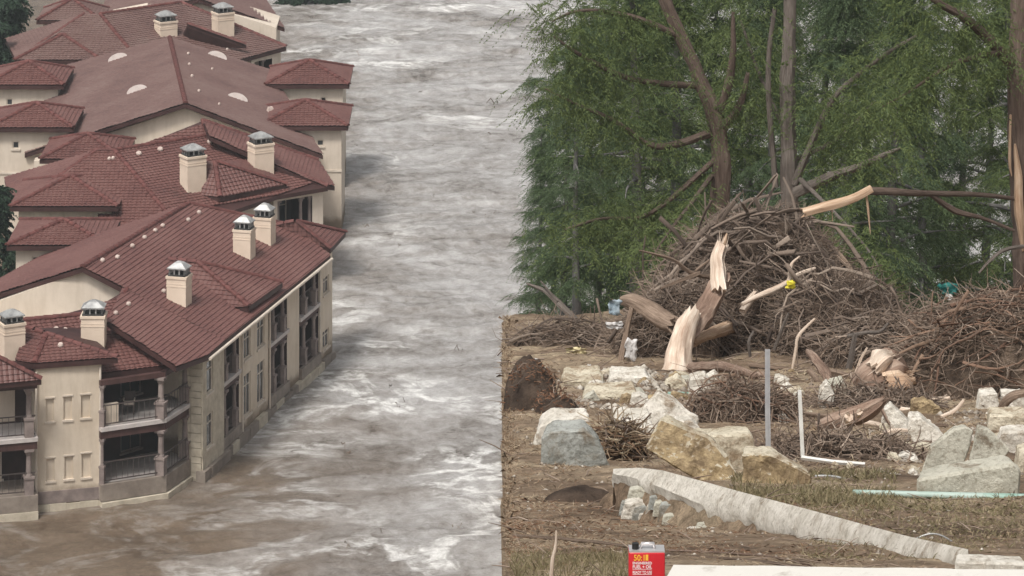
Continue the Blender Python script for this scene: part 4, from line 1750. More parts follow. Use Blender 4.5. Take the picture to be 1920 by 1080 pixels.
hero_tree('cypress_tree', 'straight pale-trunked cypress rising out of the top of the pile', (1477, 640, TD - .5),
          [[(1482, 640, TD - .5, 20), (1482, 470, TD - .5, 18), (1480, 340, TD - .5, 16), (1476, 200, TD - .5, 14), (1478, 90, TD - .5, 13), (1481, 0, TD - .5, 12), (1482, -200, TD - .5, 11)],
           [(1490, 345, TD - .6, 8), (1545, 215, TD - .9, 6), (1580, 165, TD - 1, 4.5), (1655, 105, TD - 1.2, 4), (1720, 65, TD - 1.4, 1.5)],
           [(1455, 350, TD - .6, 6), (1440, 150, TD - .7, 5), (1452, 20, TD - .7, 4)],
           [(1495, 360, TD - .8, 11), (1560, 330, TD - 1.5, 9), (1610, 312, TD - 1.7, 7), (1660, 290, TD - 1.9, 5), (1688, 278, TD - 2.0, 2)],
           [(1500, 335, TD - .6, 5), (1565, 400, TD - 4, 3.5), (1625, 465, TD - 6.5, 2), (1660, 525, TD - 7.5, 1)],
           [(1490, 300, TD, 5), (1570, 260, TD + .3, 4), (1640, 190, TD + .5, 2)],
           [(1470, 240, TD, 5), (1420, 130, TD + .4, 3.5), (1390, 40, TD + .6, 2)]],
          [(1, 220, .38, .2), (3, 110, .35, .2), (4, 150, .30, .3), (5, 170, .38, .2), (6, 160, .4, .2), (0, 90, .7, .45)], 6, M['bark_grey'], M['leaf_a'])
RD = 66.0
hero_tree('cypress_tree', 'split-trunk reddish cypress with a long snapped branch reaching toward the pile', (1915, 690, RD),
          [[(1925, 690, RD, 26), (1921, 540, RD, 22), (1917, 400, RD, 21), (1911, 260, RD, 20), (1907, 120, RD, 18), (1912, 0, RD, 16), (1915, -200, RD, 12)],
           [(1893, 115, RD - .2, 11), (1850, 70, RD - .5, 10), (1805, 30, RD - .8, 8), (1760, 5, RD - 1, 6), (1700, -40, RD - 1.2, 3)],
           [(1890, 95, RD - .3, 6), (1810, 112, RD - .8, 5), (1760, 135, RD - 1.1, 4), (1700, 175, RD - 1.3, 2.5), (1655, 200, RD - 1.4, 1)],
           [(1900, 372, RD - .3, 4), (1830, 365, RD - .7, 4.5), (1745, 363, RD - 1.1, 6), (1680, 360, RD - 1.4, 8), (1628, 358, RD - 1.6, 8)],
           [(1745, 364, RD - 1.1, 4), (1790, 395, RD - .9, 6), (1840, 408, RD - .7, 4), (1900, 432, RD - .5, 3)]],
          [(1, 170, .4, .2), (2, 200, .35, .15)], 8, M['bark'], M['leaf_a'])
# torn pale wood on the split trunk and the snapped end of its branch
sp = [o for o in bpy.data.objects if o.get('label', '').startswith('split-trunk')][0]
mb = Stem(71)
mb.stem([PD(1903, 270, RD - .28), PD(1909, 330, RD - .30), PD(1911, 400, RD - .30), PD(1918, 470, RD - .26)], [.02, .085, .09, .015], 8)
mb.stem([PD(1895, 215, RD - .28), PD(1893, 300, RD - .34), PD(1897, 330, RD - .34)], [.02, .03, .008], 6)
mb.build('torn_strip', M['heart'], sp)
mb = Stem(72)
mb.stem([PD(1634, 354, RD - 1.6), PD(1600, 372, RD - 1.7), PD(1560, 384, RD - 1.8), PD(1512, 397, RD - 1.9)], [.07, .075, .085, .08], 12)
mb.stem([PD(1624, 362, RD - 1.62), PD(1628, 395, RD - 1.62), PD(1632, 438, RD - 1.6)], [.02, .022, .006], 6)
mb.stem([PD(1560, 390, RD - 1.8), PD(1561, 415, RD - 1.8)], [.012, .006], 5)
mb.build('snapped_end', M['heart'], sp)

# riverside trees by the houses
LV = cypress_mesh(51, 7.5, 2.4, .1, 26, 30, M['leaf_d'], M['bark_far'], .18, .3, .12)
VAR.append(LV)
place_tree(4, -8, 196, .4, 1.0, 'dark leafy tree in the water beside the pavilion of the middle house', None, -.8, 'flooded_tree')
place_tree(4, 8, 243, 1.9, 1.15, 'dark green tree crowding the end wall of the rear house', None, -.8, 'flooded_tree')
place_tree(4, -30, 236, 2.9, 1.1, 'dark green tree crowding the end wall of the rear house', None, -.8, 'flooded_tree')
for q in list(bpy.data.objects):
    if q.get('label') == 'dark green tree crowding the end wall of the rear house':
        q['group'] = 'trees by the rear house'
for x, s_ in ((545, .55), (585, .7), (632, .6)):
    place_tree(4, x, 281.5, x * .1, s_, 'small dark tree standing out in the river beyond the far gabled house', 'trees drowned in the river', -3.6 * s_, 'flooded_tree')
# ------------------------------------------------------------------ flood debris on the hillside
M['mud'] = mat_noise('root_mud', (0.060, 0.043, 0.033), (0.17, 0.125, 0.092), 2.2, .95, .9, .06, fine=22, spec=.15)
M['mud_dark'] = mat_noise('wet_soil', (0.038, 0.027, 0.021), (0.105, 0.075, 0.056), 3.2, .95, .9, .05, fine=26, spec=.15)
def mat_stone(name, c0, c1, dirt, p=(.40, .60), scale=2.6):
    """broken stone with pits and smears of mud"""
    m, nt, b, out = new_mat(name)
    v = coords(nt)
    base = ramp(nt, noise_node(nt, scale, 7, .68, v), [(.30, c0), (.58, c1)])
    sm = ramp(nt, noise_node(nt, 3.3, 8, .74, v, .6), [(p[0], (1, 1, 1)), (p[1], (0, 0, 0))])
    pit = ramp(nt, noise_node(nt, 22, 5, .7, v), [(.33, (.55, .52, .48)), (.5, (1, 1, 1))])
    mx = nt.nodes.new('ShaderNodeMix')
    mx.data_type = 'RGBA'
    nt.links.new(sm, mx.inputs['Factor'])
    nt.links.new(base, mx.inputs['A'])
    mx.inputs['B'].default_value = (*dirt, 1)
    m2 = nt.nodes.new('ShaderNodeMix')
    m2.data_type = 'RGBA'
    m2.blend_type = 'MULTIPLY'
    m2.inputs['Factor'].default_value = .8
    nt.links.new(mx.outputs['Result'], m2.inputs['A'])
    nt.links.new(pit, m2.inputs['B'])
    nt.links.new(m2.outputs['Result'], b.inputs['Base Color'])
    b.inputs['Roughness'].default_value = .95
    b.inputs['Specular IOR Level'].default_value = .15
    bump(nt, b, noise_node(nt, 26, 8, .75, v), .9, .03)
    return m


M['limestone'] = mat_stone('white_limestone', (0.46, 0.42, 0.355), (0.74, 0.70, 0.63), (0.30, 0.235, 0.17), (.34, .47))
M['cream_stone'] = mat_stone('cream_limestone', (0.42, 0.37, 0.275), (0.66, 0.60, 0.48), (0.28, 0.21, 0.14), (.38, .54))
M['tan_stone'] = mat_stone('ochre_limestone', (0.26, 0.19, 0.105), (0.54, 0.42, 0.255), (0.20, 0.145, 0.09), (.40, .58), 6)
M['grey_stone'] = mat_stone('mossy_grey_stone', (0.20, 0.205, 0.185), (0.40, 0.41, 0.385), (0.22, 0.185, 0.14), (.36, .50), 4)
M['concrete'] = mat_stone('stained_concrete', (0.36, 0.345, 0.285), (0.55, 0.53, 0.45), (0.24, 0.20, 0.15), (.34, .46))
M['log'] = wood_mat('brown_log', [(0.10, 0.068, 0.05), (0.22, 0.16, 0.12), (0.38, 0.29, 0.225)], .9, .2, 12, .9, .03)
M['log_red'] = wood_mat('reddish_log', [(0.11, 0.068, 0.05), (0.24, 0.162, 0.122), (0.42, 0.325, 0.26)], .9, .22, 10, .9, .03)
M['post'] = mat_noise('steel_post', (0.30, 0.30, 0.31), (0.44, 0.44, 0.45), 4.0, .45, .15, metal=.4, spec=.5)
M['white_metal'] = mat_noise('white_enamel', (0.5, 0.49, 0.46), (0.68, 0.67, 0.64), 4.0, .4, .1)
M['mint'] = mat_noise('mint_plastic', (0.13, 0.27, 0.21), (0.34, 0.42, 0.38), 1.2, .4, .1, spec=.5)
M['board'] = mat_noise('painted_board', (0.34, 0.31, 0.27), (0.58, 0.56, 0.52), 7.0, .7, .3, p0=.25, p1=.42)
M['blue'] = mat_noise('blue_grey_sheet', (0.20, 0.26, 0.31), (0.40, 0.47, 0.52), 6, .5, .5, .03)
M['teal'] = mat_noise('teal_fabric', (0.02, 0.15, 0.14), (0.06, 0.30, 0.26), 7, .6, .5, .03)
M['yellow'] = mat_noise('yellow_plastic', (0.55, 0.47, 0.03), (0.72, 0.62, 0.06), 5, .4, .2)
M['straw_board'] = mat_noise('buff_board', (0.48, 0.40, 0.22), (0.62, 0.54, 0.33), 6, .8, .3)
M['plastic'] = mat_noise('pale_plastic', (0.5, 0.48, 0.47), (0.72, 0.70, 0.69), 9, .35, .5, .03)
M['stick'] = mat_island('weathered_sticks', [(0.11, 0.08, 0.062), (0.18, 0.135, 0.105), (0.26, 0.2, 0.158), (0.15, 0.105, 0.078), (0.36, 0.29, 0.235)], .9)
M['litter'] = mat_island('dry_litter', [(0.09, 0.055, 0.036), (0.22, 0.15, 0.095), (0.36, 0.28, 0.19), (0.14, 0.075, 0.045), (0.42, 0.35, 0.25), (0.17, 0.12, 0.085)], .9)
M['litter_red'] = mat_island('rust_litter', [(0.11, 0.055, 0.033), (0.19, 0.095, 0.055), (0.13, 0.075, 0.05), (0.25, 0.15, 0.095)], .9)
M['grass'] = mat_island('sparse_grass', [(0.14, 0.125, 0.062), (0.22, 0.185, 0.105), (0.31, 0.255, 0.165), (0.125, 0.12, 0.06)], .85, trans=.2)
M['chips'] = mat_island('stone_chips', [(0.22, 0.185, 0.15), (0.36, 0.32, 0.27), (0.16, 0.13, 0.105), (0.50, 0.46, 0.40)], .9)


def stick_mat(name, c):
    """stick whose tone varies from one object to the next"""
    m, nt, b, out = new_mat(name)
    oi = nt.nodes.new('ShaderNodeObjectInfo')
    n = len(c)
    nt.links.new(ramp(nt, oi.outputs['Random'], [(i / (n - 1), q) for i, q in enumerate(c)]), b.inputs['Base Color'])
    b.inputs['Roughness'].default_value = .9
    bump(nt, b, noise_node(nt, 18, 5, .7, ocoords(nt)), .5, .02)
    return m


M['branch'] = stick_mat('pile_branch', [(0.07, 0.05, 0.04), (0.125, 0.092, 0.072), (0.20, 0.152, 0.12), (0.09, 0.066, 0.052), (0.32, 0.255, 0.205)])
M['branch_red'] = stick_mat('root_branch', [(0.10, 0.055, 0.036), (0.17, 0.098, 0.066), (0.22, 0.145, 0.10), (0.12, 0.072, 0.05)])


def GH(x, y, h):
    """pixel -> point standing h above the hillside"""
    lo, hi = 12.0, 92.0
    for _ in range(50):
        d = (lo + hi) / 2
        if PD(x, y, d).z - gz0(d) > h:
            lo = d
        else:
            hi = d
    return PD(x, y, lo)


def mound(cx, row, hw, h, dep, seed, amp=.22, nx=46, ny=26, power=2.2, d=None):
    """lumpy heap standing on the hillside; returns MB and a surface function"""
    d0 = D(row) if d is None else d
    c = PD(cx, row, d0)
    mb = MB()
    us = np.linspace(-1, 1, nx)
    vs2 = np.linspace(-1, 1, ny)
    U, Vv = np.meshgrid(us, vs2)
    r = np.abs(U) ** power + np.abs(Vv) ** power
    X = c.x + U * hw
    Y = c.y + dep + Vv * dep
    base = np.interp(Y, _gy, _gz)
    prof = np.clip(1 - r, 0, 1) ** .55
    nz = fbm(X * 1.6 + seed, Y * 1.6, seed, 4) * amp * 2 * h
    Z = base - .12 + prof * h * (1 + 0.0 * nz) + nz * np.clip(prof * 1.6, 0, 1)
    X = X + fbm(Y * 2 + seed, Z * 2, seed + 5, 3) * amp * hw * .5
    idx = np.arange(nx * ny).reshape(ny, nx)
    q = np.stack([idx[:-1, :-1], idx[:-1, 1:], idx[1:, 1:], idx[1:, :-1]], -1).reshape(-1, 4)
    mb.add(np.stack([X.ravel(), Y.ravel(), Z.ravel()], 1).tolist(), q.tolist())

    def surf(u, v):
        rr = abs(u) ** power + abs(v) ** power
        x_, y_ = c.x + u * hw, c.y + dep + v * dep
        return Vector((x_, y_, gz0(y_) - .1 + max(0, 1 - rr) ** .55 * h))
    return mb, surf, c


def make_stick_variants(mat):
    out = []
    for k in range(9):
        r = random.Random(100 + k)
        mb = MB()
        n = 6
        pts, rad = [], []
        bend = r.uniform(-.25, .25)
        for i in range(n + 1):
            f = i / n
            pts.append(Vector((f - .5, bend * math.sin(math.pi * f) + r.uniform(-.02, .02), r.uniform(-.02, .02) + .1 * math.sin(2 * math.pi * f * r.uniform(.5, 1.1)))))
            rad.append(.03 * (1 - .6 * f))
        mb.tube(pts, rad, 5)
        if k % 2:
            j = r.randint(2, 4)
            mb.tube([pts[j], pts[j] + Vector((.12, r.uniform(-.12, .12), r.uniform(.03, .12))), pts[j] + Vector((.3, r.uniform(-.2, .2), r.uniform(.05, .2)))], [.014, .010, .004], 4)
        me = bpy.data.meshes.new('branch')
        me.from_pydata(mb.v, [], mb.f)
        me.polygons.foreach_set('use_smooth', [True] * len(mb.f))
        me.materials.append(mat)
        out.append(me)
    return out


STV = {'branch': make_stick_variants(M['branch']), 'branch_red': make_stick_variants(M['branch_red'])}


def orient(p, x, scale, roll):
    x = x.normalized()
    y = x.cross(Vector((.1, .2, 1))).normalized()
    z = x.cross(y)
    m = Matrix(((x.x, y.x, z.x, p.x), (x.y, y.y, z.y, p.y), (x.z, y.z, z.z, p.z), (0, 0, 0, 1)))
    return m @ Matrix.Rotation(roll, 4, 'X') @ Matrix.Diagonal((*scale, 1))


def heap(name, label, cx, row, hw, h, dep, seed, n_stick, n_twig, mat='mud', sticks='branch', twigmat='stick', lmin=.5, lmax=1.8, thick=1.0, lift=.35, d=None, cat='debris pile', amp=.22, power=2.2):
    mb, surf, c = mound(cx, row, hw, h, dep, seed, amp, d=d, power=power)
    root = empty(name, (c.x, c.y + dep, gz0(c.y + dep)), label, cat)
    o = mb.build('packed_mud', M[mat], root, smooth=True)
    o['kind'] = 'stuff'
    r = random.Random(seed)
    org = root.location
    for i in range(n_stick):
        u = r.uniform(-.93, .93)
        v = -abs(r.gauss(.35, .35))
        v = max(v, -(max(0.02, 1 - abs(u) ** power)) ** (1 / power) * .97)
        p = surf(u, v)
        p2 = surf(min(.99, u + .06), v)
        tan = (p2 - p)
        if tan.length < 1e-4:
            tan = Vector((1, 0, 0))
        tan.normalize()
        if r.random() < .68:
            dr = tan + Vector((r.gauss(0, .25), r.gauss(0, .35), r.gauss(0, .22)))
        else:
            dr = Vector((r.gauss(0, .7), r.gauss(-.2, .5), r.gauss(.5, .6)))
        if r.random() < .5:
            dr = -dr
        L = r.uniform(lmin, lmax) * r.uniform(.6, 1)
        th = min(L, 1.2) * r.choice([.25, .35, .5, .5, .8, 1.3]) * thick
        p = p + Vector((0, -.03 - .10 * r.random() * h, r.uniform(-.03, .10) * (1 + h * .6)))
        link_mesh('branch', r.choice(STV[sticks]), root, orient(p - org, dr, (L, L * .8, th if th > .3 else .3), r.uniform(0, 6.28)))
    tw = MB()
    for i in range(n_twig):
        u = r.uniform(-1, 1)
        v = -abs(r.gauss(.4, .4))
        v = max(v, -(max(0.02, 1 - abs(u) ** power)) ** (1 / power))
        p = surf(u, v) + Vector((0, -.02, r.uniform(-.03, .1)))
        L = r.uniform(.12, .55) * lift / .35
        dr = Vector((r.gauss(0, .8), r.gauss(-.2, .5), r.gauss(0.05, .45)))
        dr.normalize()
        q = p + dr * L
        mid = p.lerp(q, .5) + Vector((r.gauss(0, .06), r.gauss(0, .05), r.gauss(.02, .05))) * L * 2
        rr = r.uniform(.004, .012)
        tw.tube([p, mid, q], [rr, rr * .8, rr * .35], 3, cap=False)
    t = tw.build('twigs', M[twigmat], root)
    t['kind'] = 'stuff'
    return root, surf


# soil banks (part of the ground)
mb, sf, c = mound(1085, 948, .34, .27, .3, 9, .25, 30, 20, 2.0)
mb2, sf, c = mound(1200, 958, .36, .27, .3, 19, .25, 30, 20, 2.0)
o = mb2.build('soil_mound', M['soil'], None, smooth=True)
props(o, 'soil heaped against the raised end of the long white strip', None, None, 'structure')
o = mb.build('soil_mound', M['mud_dark'], None, smooth=True)
props(o, 'low hump of dark soil beside the long pale slab', None, None, 'structure')

heap('soil_bank', 'crumbling bank of dark bare soil on the bluff edge', 1000, 768, .40, .66, .8, 4, 14, 200, 'mud_dark', 'branch', 'litter_red', .15, .4, .25, .06, cat='soil bank', amp=.42, power=2.8)
heap('soil_bank', 'low spill of dark soil and roots below the crumbling bank', 1046, 784, .36, .42, .5, 5, 12, 160, 'mud_dark', 'branch', 'litter_red', .15, .4, .25, .06, cat='soil bank', amp=.35, power=2.0)
heap('debris_pile', 'great tangled mound of branches, roots and mud around the cypress trunks', 1432, 668, 2.2, 2.5, 2.2, 12, 280, 7000, 'mud_dark', 'branch', 'stick', .5, 2.6, .85, .5, amp=.16, power=1.7)
heap('debris_pile', 'low shoulder of dark branches on the bluff side of the great pile', 1290, 672, 1.3, 1.15, 1.2, 52, 90, 2200, 'mud_dark', 'branch', 'stick', .4, 1.8, .8, .5, amp=.25, power=1.8)
heap('debris_pile', 'low shoulder of dark branches between great pile and dark brush', 1588, 674, 1.4, 1.35, 1.3, 55, 100, 2400, 'mud_dark', 'branch', 'stick', .4, 1.8, .8, .5, amp=.25, power=1.8)
heap('debris_pile', 'heap of reddish roots and brush beside the split-trunk cypress', 1900, 745, 1.75, 1.45, 1.5, 15, 150, 2200, 'mud', 'branch_red', 'stick', .4, 1.5, .8, .4)
heap('debris_pile', 'dark brush heap behind the steel post and bent white rail', 1575, 868, 1.0, .27, .9, 18, 55, 1000, 'mud_dark', 'branch', 'stick', .25, .8, .4, .26)
heap('debris_pile', 'small heap of red-brown twigs beside the pale broken trunk', 1395, 795, .72, .50, .7, 21, 80, 900, 'mud_dark', 'branch_red', 'stick', .3, .9, .5, .3)
heap('debris_pile', 'low tangle of roots and sticks under the orange-faced stump', 1640, 772, .95, .26, .7, 24, 70, 900, 'mud', 'branch', 'stick', .3, .9, .5, .3)
heap('debris_pile', 'clump of dead roots wedged between the grey boulder and white blocks', 1160, 862, .34, .42, .35, 27, 40, 600, 'mud_dark', 'branch', 'litter', .15, .5, .35, .22)
heap('debris_pile', 'low brush line in front of the slim trees beside the bluff edge', 1090, 652, 1.35, .42, .9, 30, 90, 900, 'mud', 'branch', 'stick', .4, 1.4, .7, .4)
heap('debris_pile', 'dark brush tangled with leaves between the two big piles', 1700, 690, 1.5, .85, 1.0, 33, 90, 1100, 'mud_dark', 'branch', 'stick', .4, 1.4, .8, .4)


# rocks ------------------------------------------------------------------
def rock(name, label, poly, row, depth, mat, seed, cat='rock', back=.86, drop=.04, rough=.022, group=None, d=None, bury=.06, lean=0.0, side=None):
    """broken block: front outline in pixels standing on row; depth in metres backwards"""
    d0 = D(row) if d is None else d
    pts = []
    fr = [PD(x, y, d0) for x, y in poly]
    zmin = min(q.z for q in fr)
    zmax = max(q.z for q in fr)
    cx = sum((q.x for q in fr)) / len(fr)
    for q in fr:
        z = q.z
        ln = lean * (q.z - zmin)
        if z < zmin + .25 * (zmax - zmin):
            z -= bury
        pts.append(Vector((q.x, q.y + ln, z)))
        zb = zmin + (z - zmin) * (1 - drop)
        pts.append(Vector((cx + (q.x - cx) * back, q.y + depth + ln, zb)))
    cen = sum(pts, Vector()) / len(pts)
    base = Vector((cen.x, cen.y, zmin))
    bm = bmesh.new()
    for q in pts:
        bm.verts.new(q - base)
    res = bmesh.ops.convex_hull(bm, input=bm.verts[:])
    junk = [g for g in res['geom_interior'] if isinstance(g, bmesh.types.BMVert)]
    if junk:
        bmesh.ops.delete(bm, geom=junk, context='VERTS')
    bmesh.ops.dissolve_limit(bm, angle_limit=.12, verts=bm.verts[:], edges=bm.edges[:])
    size = max((max(q[i] for q in pts) - min(q[i] for q in pts)) for i in range(3))
    bmesh.ops.bevel(bm, geom=bm.edges[:], offset=size * .028, segments=1, affect='EDGES', profile=.6)
    bmesh.ops.triangulate(bm, faces=bm.faces[:])
    for _ in range(6):
        es = [e for e in bm.edges if e.calc_length() > size * .055]
        if not es:
            break
        bmesh.ops.subdivide_edges(bm, edges=es, cuts=1)
        bmesh.ops.triangulate(bm, faces=[f for f in bm.faces if len(f.verts) > 3])
    bm.normal_update()
    so = Vector((seed * 3.7, seed * 1.3, seed * 2.1))
    for v in bm.verts:
        k = v.co / size
        n1 = mnoise.noise(k * 2.6 + so) * 1.3 + mnoise.noise(k * 6 + so) * .8 + (abs(mnoise.noise(k * 11 + so)) - .3) * 1.0 + mnoise.noise(k * 24 + so) * .45
        v.co += v.normal * n1 * rough * size
    me = bpy.data.meshes.new(name)
    bm.to_mesh(me)
    bm.free()
    me.materials.append(M[mat])
    if side:
        me.materials.append(M[side])
        for f in me.polygons:
            if f.normal.z > .45:
                f.material_index = 1
    me.polygons.foreach_set('use_smooth', [True] * len(me.polygons))
    me.set_sharp_from_angle(angle=math.radians(32))
    o = bpy.data.objects.new(name, me)
    o.location = base
    col.objects.link(o)
    return props(o, label, cat, group)


rock('boulder', 'rounded grey-green boulder with a mossy face on the bare soil', [(1016, 872), (1016, 818), (1034, 808), (1098, 806), (1124, 828), (1147, 872)], 872, .42, 'grey_stone', 1)
rock('stone_slab', 'white slab lying just behind the grey-green boulder', [(999, 828), (1010, 800), (1036, 789), (1108, 788), (1114, 832), (1010, 838)], 838, .5, 'limestone', 2)
rock('stone_block', 'white topped block with grey front beside the clump of dead roots', [(1146, 832), (1146, 800), (1226, 801), (1222, 838), (1190, 842)], 842, .8, 'limestone', 3)
rock('stone_slab', 'large white slab tilted to a peak above the ochre slab', [(1196, 776), (1234, 738), (1256, 752), (1312, 786), (1304, 806), (1216, 806)], 806, .22, 'limestone', 4, lean=.25)
rock('stone_block', 'small broken white block tucked behind the ochre slab', [(1250, 806), (1264, 790), (1300, 790), (1313, 802), (1300, 816), (1266, 818)], 818, .25, 'limestone', 5)
rock('stone_slab', 'ochre slab with pitted face leaning on cream block', [(1240, 794), (1330, 824), (1388, 878), (1362, 900), (1300, 890), (1206, 848)], 898, .16, 'tan_stone', 6, lean=.3, side='cream_stone')
rock('stone_block', 'flat-topped cream block behind the ochre slab', [(1288, 832), (1300, 817), (1413, 814), (1423, 868), (1400, 884), (1330, 874)], 884, .34, 'cream_stone', 7)
rock('stone_block', 'cream block with rough sloping tan end on grass edge', [(1390, 852), (1438, 850), (1450, 853), (1523, 890), (1521, 912), (1392, 908)], 912, .28, 'tan_stone', 8, side='cream_stone')
rock('stone_block', 'little white cube of stone next to brown twig heap', [(1322, 786), (1324, 762), (1345, 762), (1347, 788)], 788, .2, 'limestone', 9)
rock('stone_block', 'leaning white block with flat face next to brown twig heap', [(1344, 786), (1358, 748), (1386, 748), (1380, 790)], 789, .16, 'limestone', 10, lean=.2)
rock('stone_slab', 'flat white slab left of the pale broken trunk foot', [(1138, 722), (1142, 708), (1215, 706), (1224, 722)], 724, .6, 'limestone', 11)
rock('stone_block', 'white rubble block right of the pale broken trunk foot', [(1290, 742), (1292, 712), (1326, 708), (1336, 728), (1322, 748)], 748, .4, 'limestone', 12)
rock('stone_slab', 'long low pale ledge in bare soil below broken trunk', [(1088, 754), (1092, 744), (1196, 738), (1200, 756)], 757, .7, 'cream_stone', 13)
rock('stone_slab', 'flat pale ledge half buried above the low ledge', [(1050, 724), (1056, 714), (1130, 712), (1136, 726)], 728, .8, 'cream_stone', 14)
rock('stone_slab', 'speckled white slab sliding off the root tangle', [(1658, 772), (1672, 763), (1706, 792), (1714, 808), (1680, 812)], 814, .25, 'limestone', 15, lean=.2)
rock('stone_slab', 'rounded white slab next to the speckled slab', [(1702, 806), (1706, 788), (1728, 788), (1772, 818), (1766, 838), (1716, 830)], 838, .3, 'limestone', 16, lean=.2)
rock('stone_slab', 'thin white fragment below the rounded white slab', [(1690, 846), (1700, 838), (1752, 840), (1758, 852)], 856, .2, 'cream_stone', 17)
rock('concrete_slab', 'curved broken concrete plate leaning on culvert wall', [(1720, 892), (1742, 842), (1790, 808), (1814, 803), (1828, 811), (1813, 862), (1788, 884)], 905, .14, 'concrete', 18, cat='concrete', lean=.12, rough=.012)
rock('concrete_slab', 'angular pale concrete plate beside the curved broken plate', [(1817, 852), (1834, 803), (1856, 808), (1896, 845), (1866, 866), (1844, 868)], 900, .14, 'concrete', 19, cat='concrete', lean=.12, rough=.012)
rock('concrete_wall', 'low grey concrete culvert wall behind the mint pipe', [(1718, 930), (1718, 898), (1790, 894), (1850, 878), (1904, 868), (1916, 884), (1911, 930)], 929, .3, 'concrete', 20, cat='concrete', rough=.010)
rock('stone_block', 'clean white block under the dark curved root', [(1831, 772), (1838, 741), (1870, 738), (1878, 770)], 775, .35, 'limestone', 21)
rock('stone_block', 'second clean white block beneath dark curved root', [(1880, 770), (1878, 742), (1930, 742), (1932, 774)], 775, .35, 'limestone', 22)
rock('stone_block', 'tan-stained block below the clean white blocks', [(1852, 806), (1856, 780), (1930, 778), (1932, 806)], 808, .4, 'cream_stone', 23)
rock('stone_block', 'layered pale rubble beside angular concrete plate', [(1866, 842), (1880, 812), (1930, 808), (1932, 850)], 852, .3, 'limestone', 24)
rock('stone_block', 'white rubble between culvert wall and frame edge', [(1906, 880), (1912, 850), (1940, 846), (1942, 890)], 893, .3, 'cream_stone', 25)
rock('stone_block', 'pale stone poking from roots beside the orange-faced stump', [(1532, 760), (1538, 732), (1552, 716), (1566, 742), (1560, 764)], 770, .25, 'limestone', 26)
rock('stone_block', 'weathered white stone with dark cracks next to the white board', [(1788, 1084), (1790, 1052), (1930, 1057), (1932, 1092)], 1086, .12, 'limestone', 27, rough=.008)

r5 = random.Random(91)
RB2 = 'loose rubble stones between the fallen blocks'
LBR = {'limestone': 'loose whitish rubble stone lying among the fallen blocks', 'cream_stone': 'loose cream rubble stone lying among the fallen blocks', 'concrete': 'loose grey concrete lump lying among the fallen blocks', 'tan_stone': 'loose ochre rubble stone lying among the fallen blocks'}
for (n_, x0, x1, y0, y1, w0, w1) in ((26, 1090, 1345, 705, 770, 8, 24), (14, 1000, 1230, 800, 850, 7, 16), (14, 1640, 1920, 790, 870, 8, 22), (8, 1420, 1540, 700, 760, 8, 18), (10, 1540, 1720, 830, 900, 6, 16), (9, 1430, 1770, 715, 800, 14, 34), (6, 1100, 1330, 690, 760, 16, 30)):
    for i in range(n_):
        x_, y_ = r5.uniform(x0, x1), r5.uniform(y0, y1)
        w_ = r5.uniform(w0, w1)
        h_ = w_ * r5.uniform(.5, 1.0)
        j = lambda: r5.uniform(-.2, .2) * w_
        mt_ = r5.choice(['limestone', 'cream_stone', 'limestone', 'concrete', 'tan_stone'])
        rock('rubble_stone', LBR[mt_], [(x_ - w_ + j(), y_), (x_ - w_ * .7 + j(), y_ - h_ * .8 + j()), (x_ + w_ * .2 + j(), y_ - h_ * 1.1 + j()), (x_ + w_ + j(), y_ - h_ * .5 + j()), (x_ + w_ * .8, y_)], y_, w_ * D(y_) / F * r5.uniform(.8, 1.8), mt_, 120 + i + int(x0), group=RB2 + ', ' + mt_.split('_')[0], rough=.035)

# long slab lying aslant on soil and rubble
def dl(x):
    return 27.0 - 8.3 * (x - 1150) / 660.0


up_e = [(1150, 879), (1200, 877), (1242, 882), (1320, 903), (1400, 925), (1500, 951), (1600, 978), (1700, 1005), (1815, 1030)]
lo_e = [(1815, 1052), (1740, 1056), (1700, 1046), (1640, 1032), (1580, 1018), (1520, 1001), (1470, 986), (1410, 972), (1350, 955), (1300, 940), (1240, 915), (1190, 896), (1150, 888)]
top_b = [PD(x, y, dl(x) + .26) for x, y in up_e]
top_f = [PD(x, y, dl(x)) for x, y in lo_e]
mb = MB()
sr2 = random.Random(8)
n_ = 60


def samp(path, f):
    k = f * (len(path) - 1)
    i = min(int(k), len(path) - 2)
    return path[i].lerp(path[i + 1], k - i)


rows_ = []
tf = top_f[::-1]
for i in range(n_ + 1):
    f = i / n_
    a_, b_ = samp(top_b, f), samp(tf, f)
    nn = .012 * mnoise.noise(Vector((i * .25, 3, 1)))
    jag = .015 * mnoise.noise(Vector((i * .5, 0, 7))) if 0 < i < n_ else 0
    b_ = b_ + Vector((jag, -abs(jag), nn))
    gb = gz0(b_.y)
    rows_.append([a_ + Vector((0, .05, -.12)), a_, a_.lerp(b_, .5) + Vector((0, 0, .015 + nn * .5)), b_, b_ + Vector((sr2.uniform(-.02, .02), .02 + sr2.uniform(0, .05), -.06 + sr2.uniform(-.02, .02))), b_ + Vector((0, .09, -.13))])
vs_, fs = [], []
for r_ in rows_:
    vs_.extend(r_)
for i in range(n_):
    for j in range(5):
        fs.append((i * 6 + j, i * 6 + j + 1, (i + 1) * 6 + j + 1, (i + 1) * 6 + j))
    fs.append((i * 6 + 5, i * 6, (i + 1) * 6, (i + 1) * 6 + 5))
fs.append((0, 1, 2, 3, 4, 5)[::-1])
fs.append(tuple(n_ * 6 + j for j in range(6)))
mb.add(vs_, fs)
o = mb.build('stone_slab', M['limestone'], None, loc=(vs_[3][0], vs_[3][1], gz0(vs_[3][1])), smooth=True, angle=40)
props(o, 'long white stone strip lying aslant on rubble in front of the blocks', 'rock')
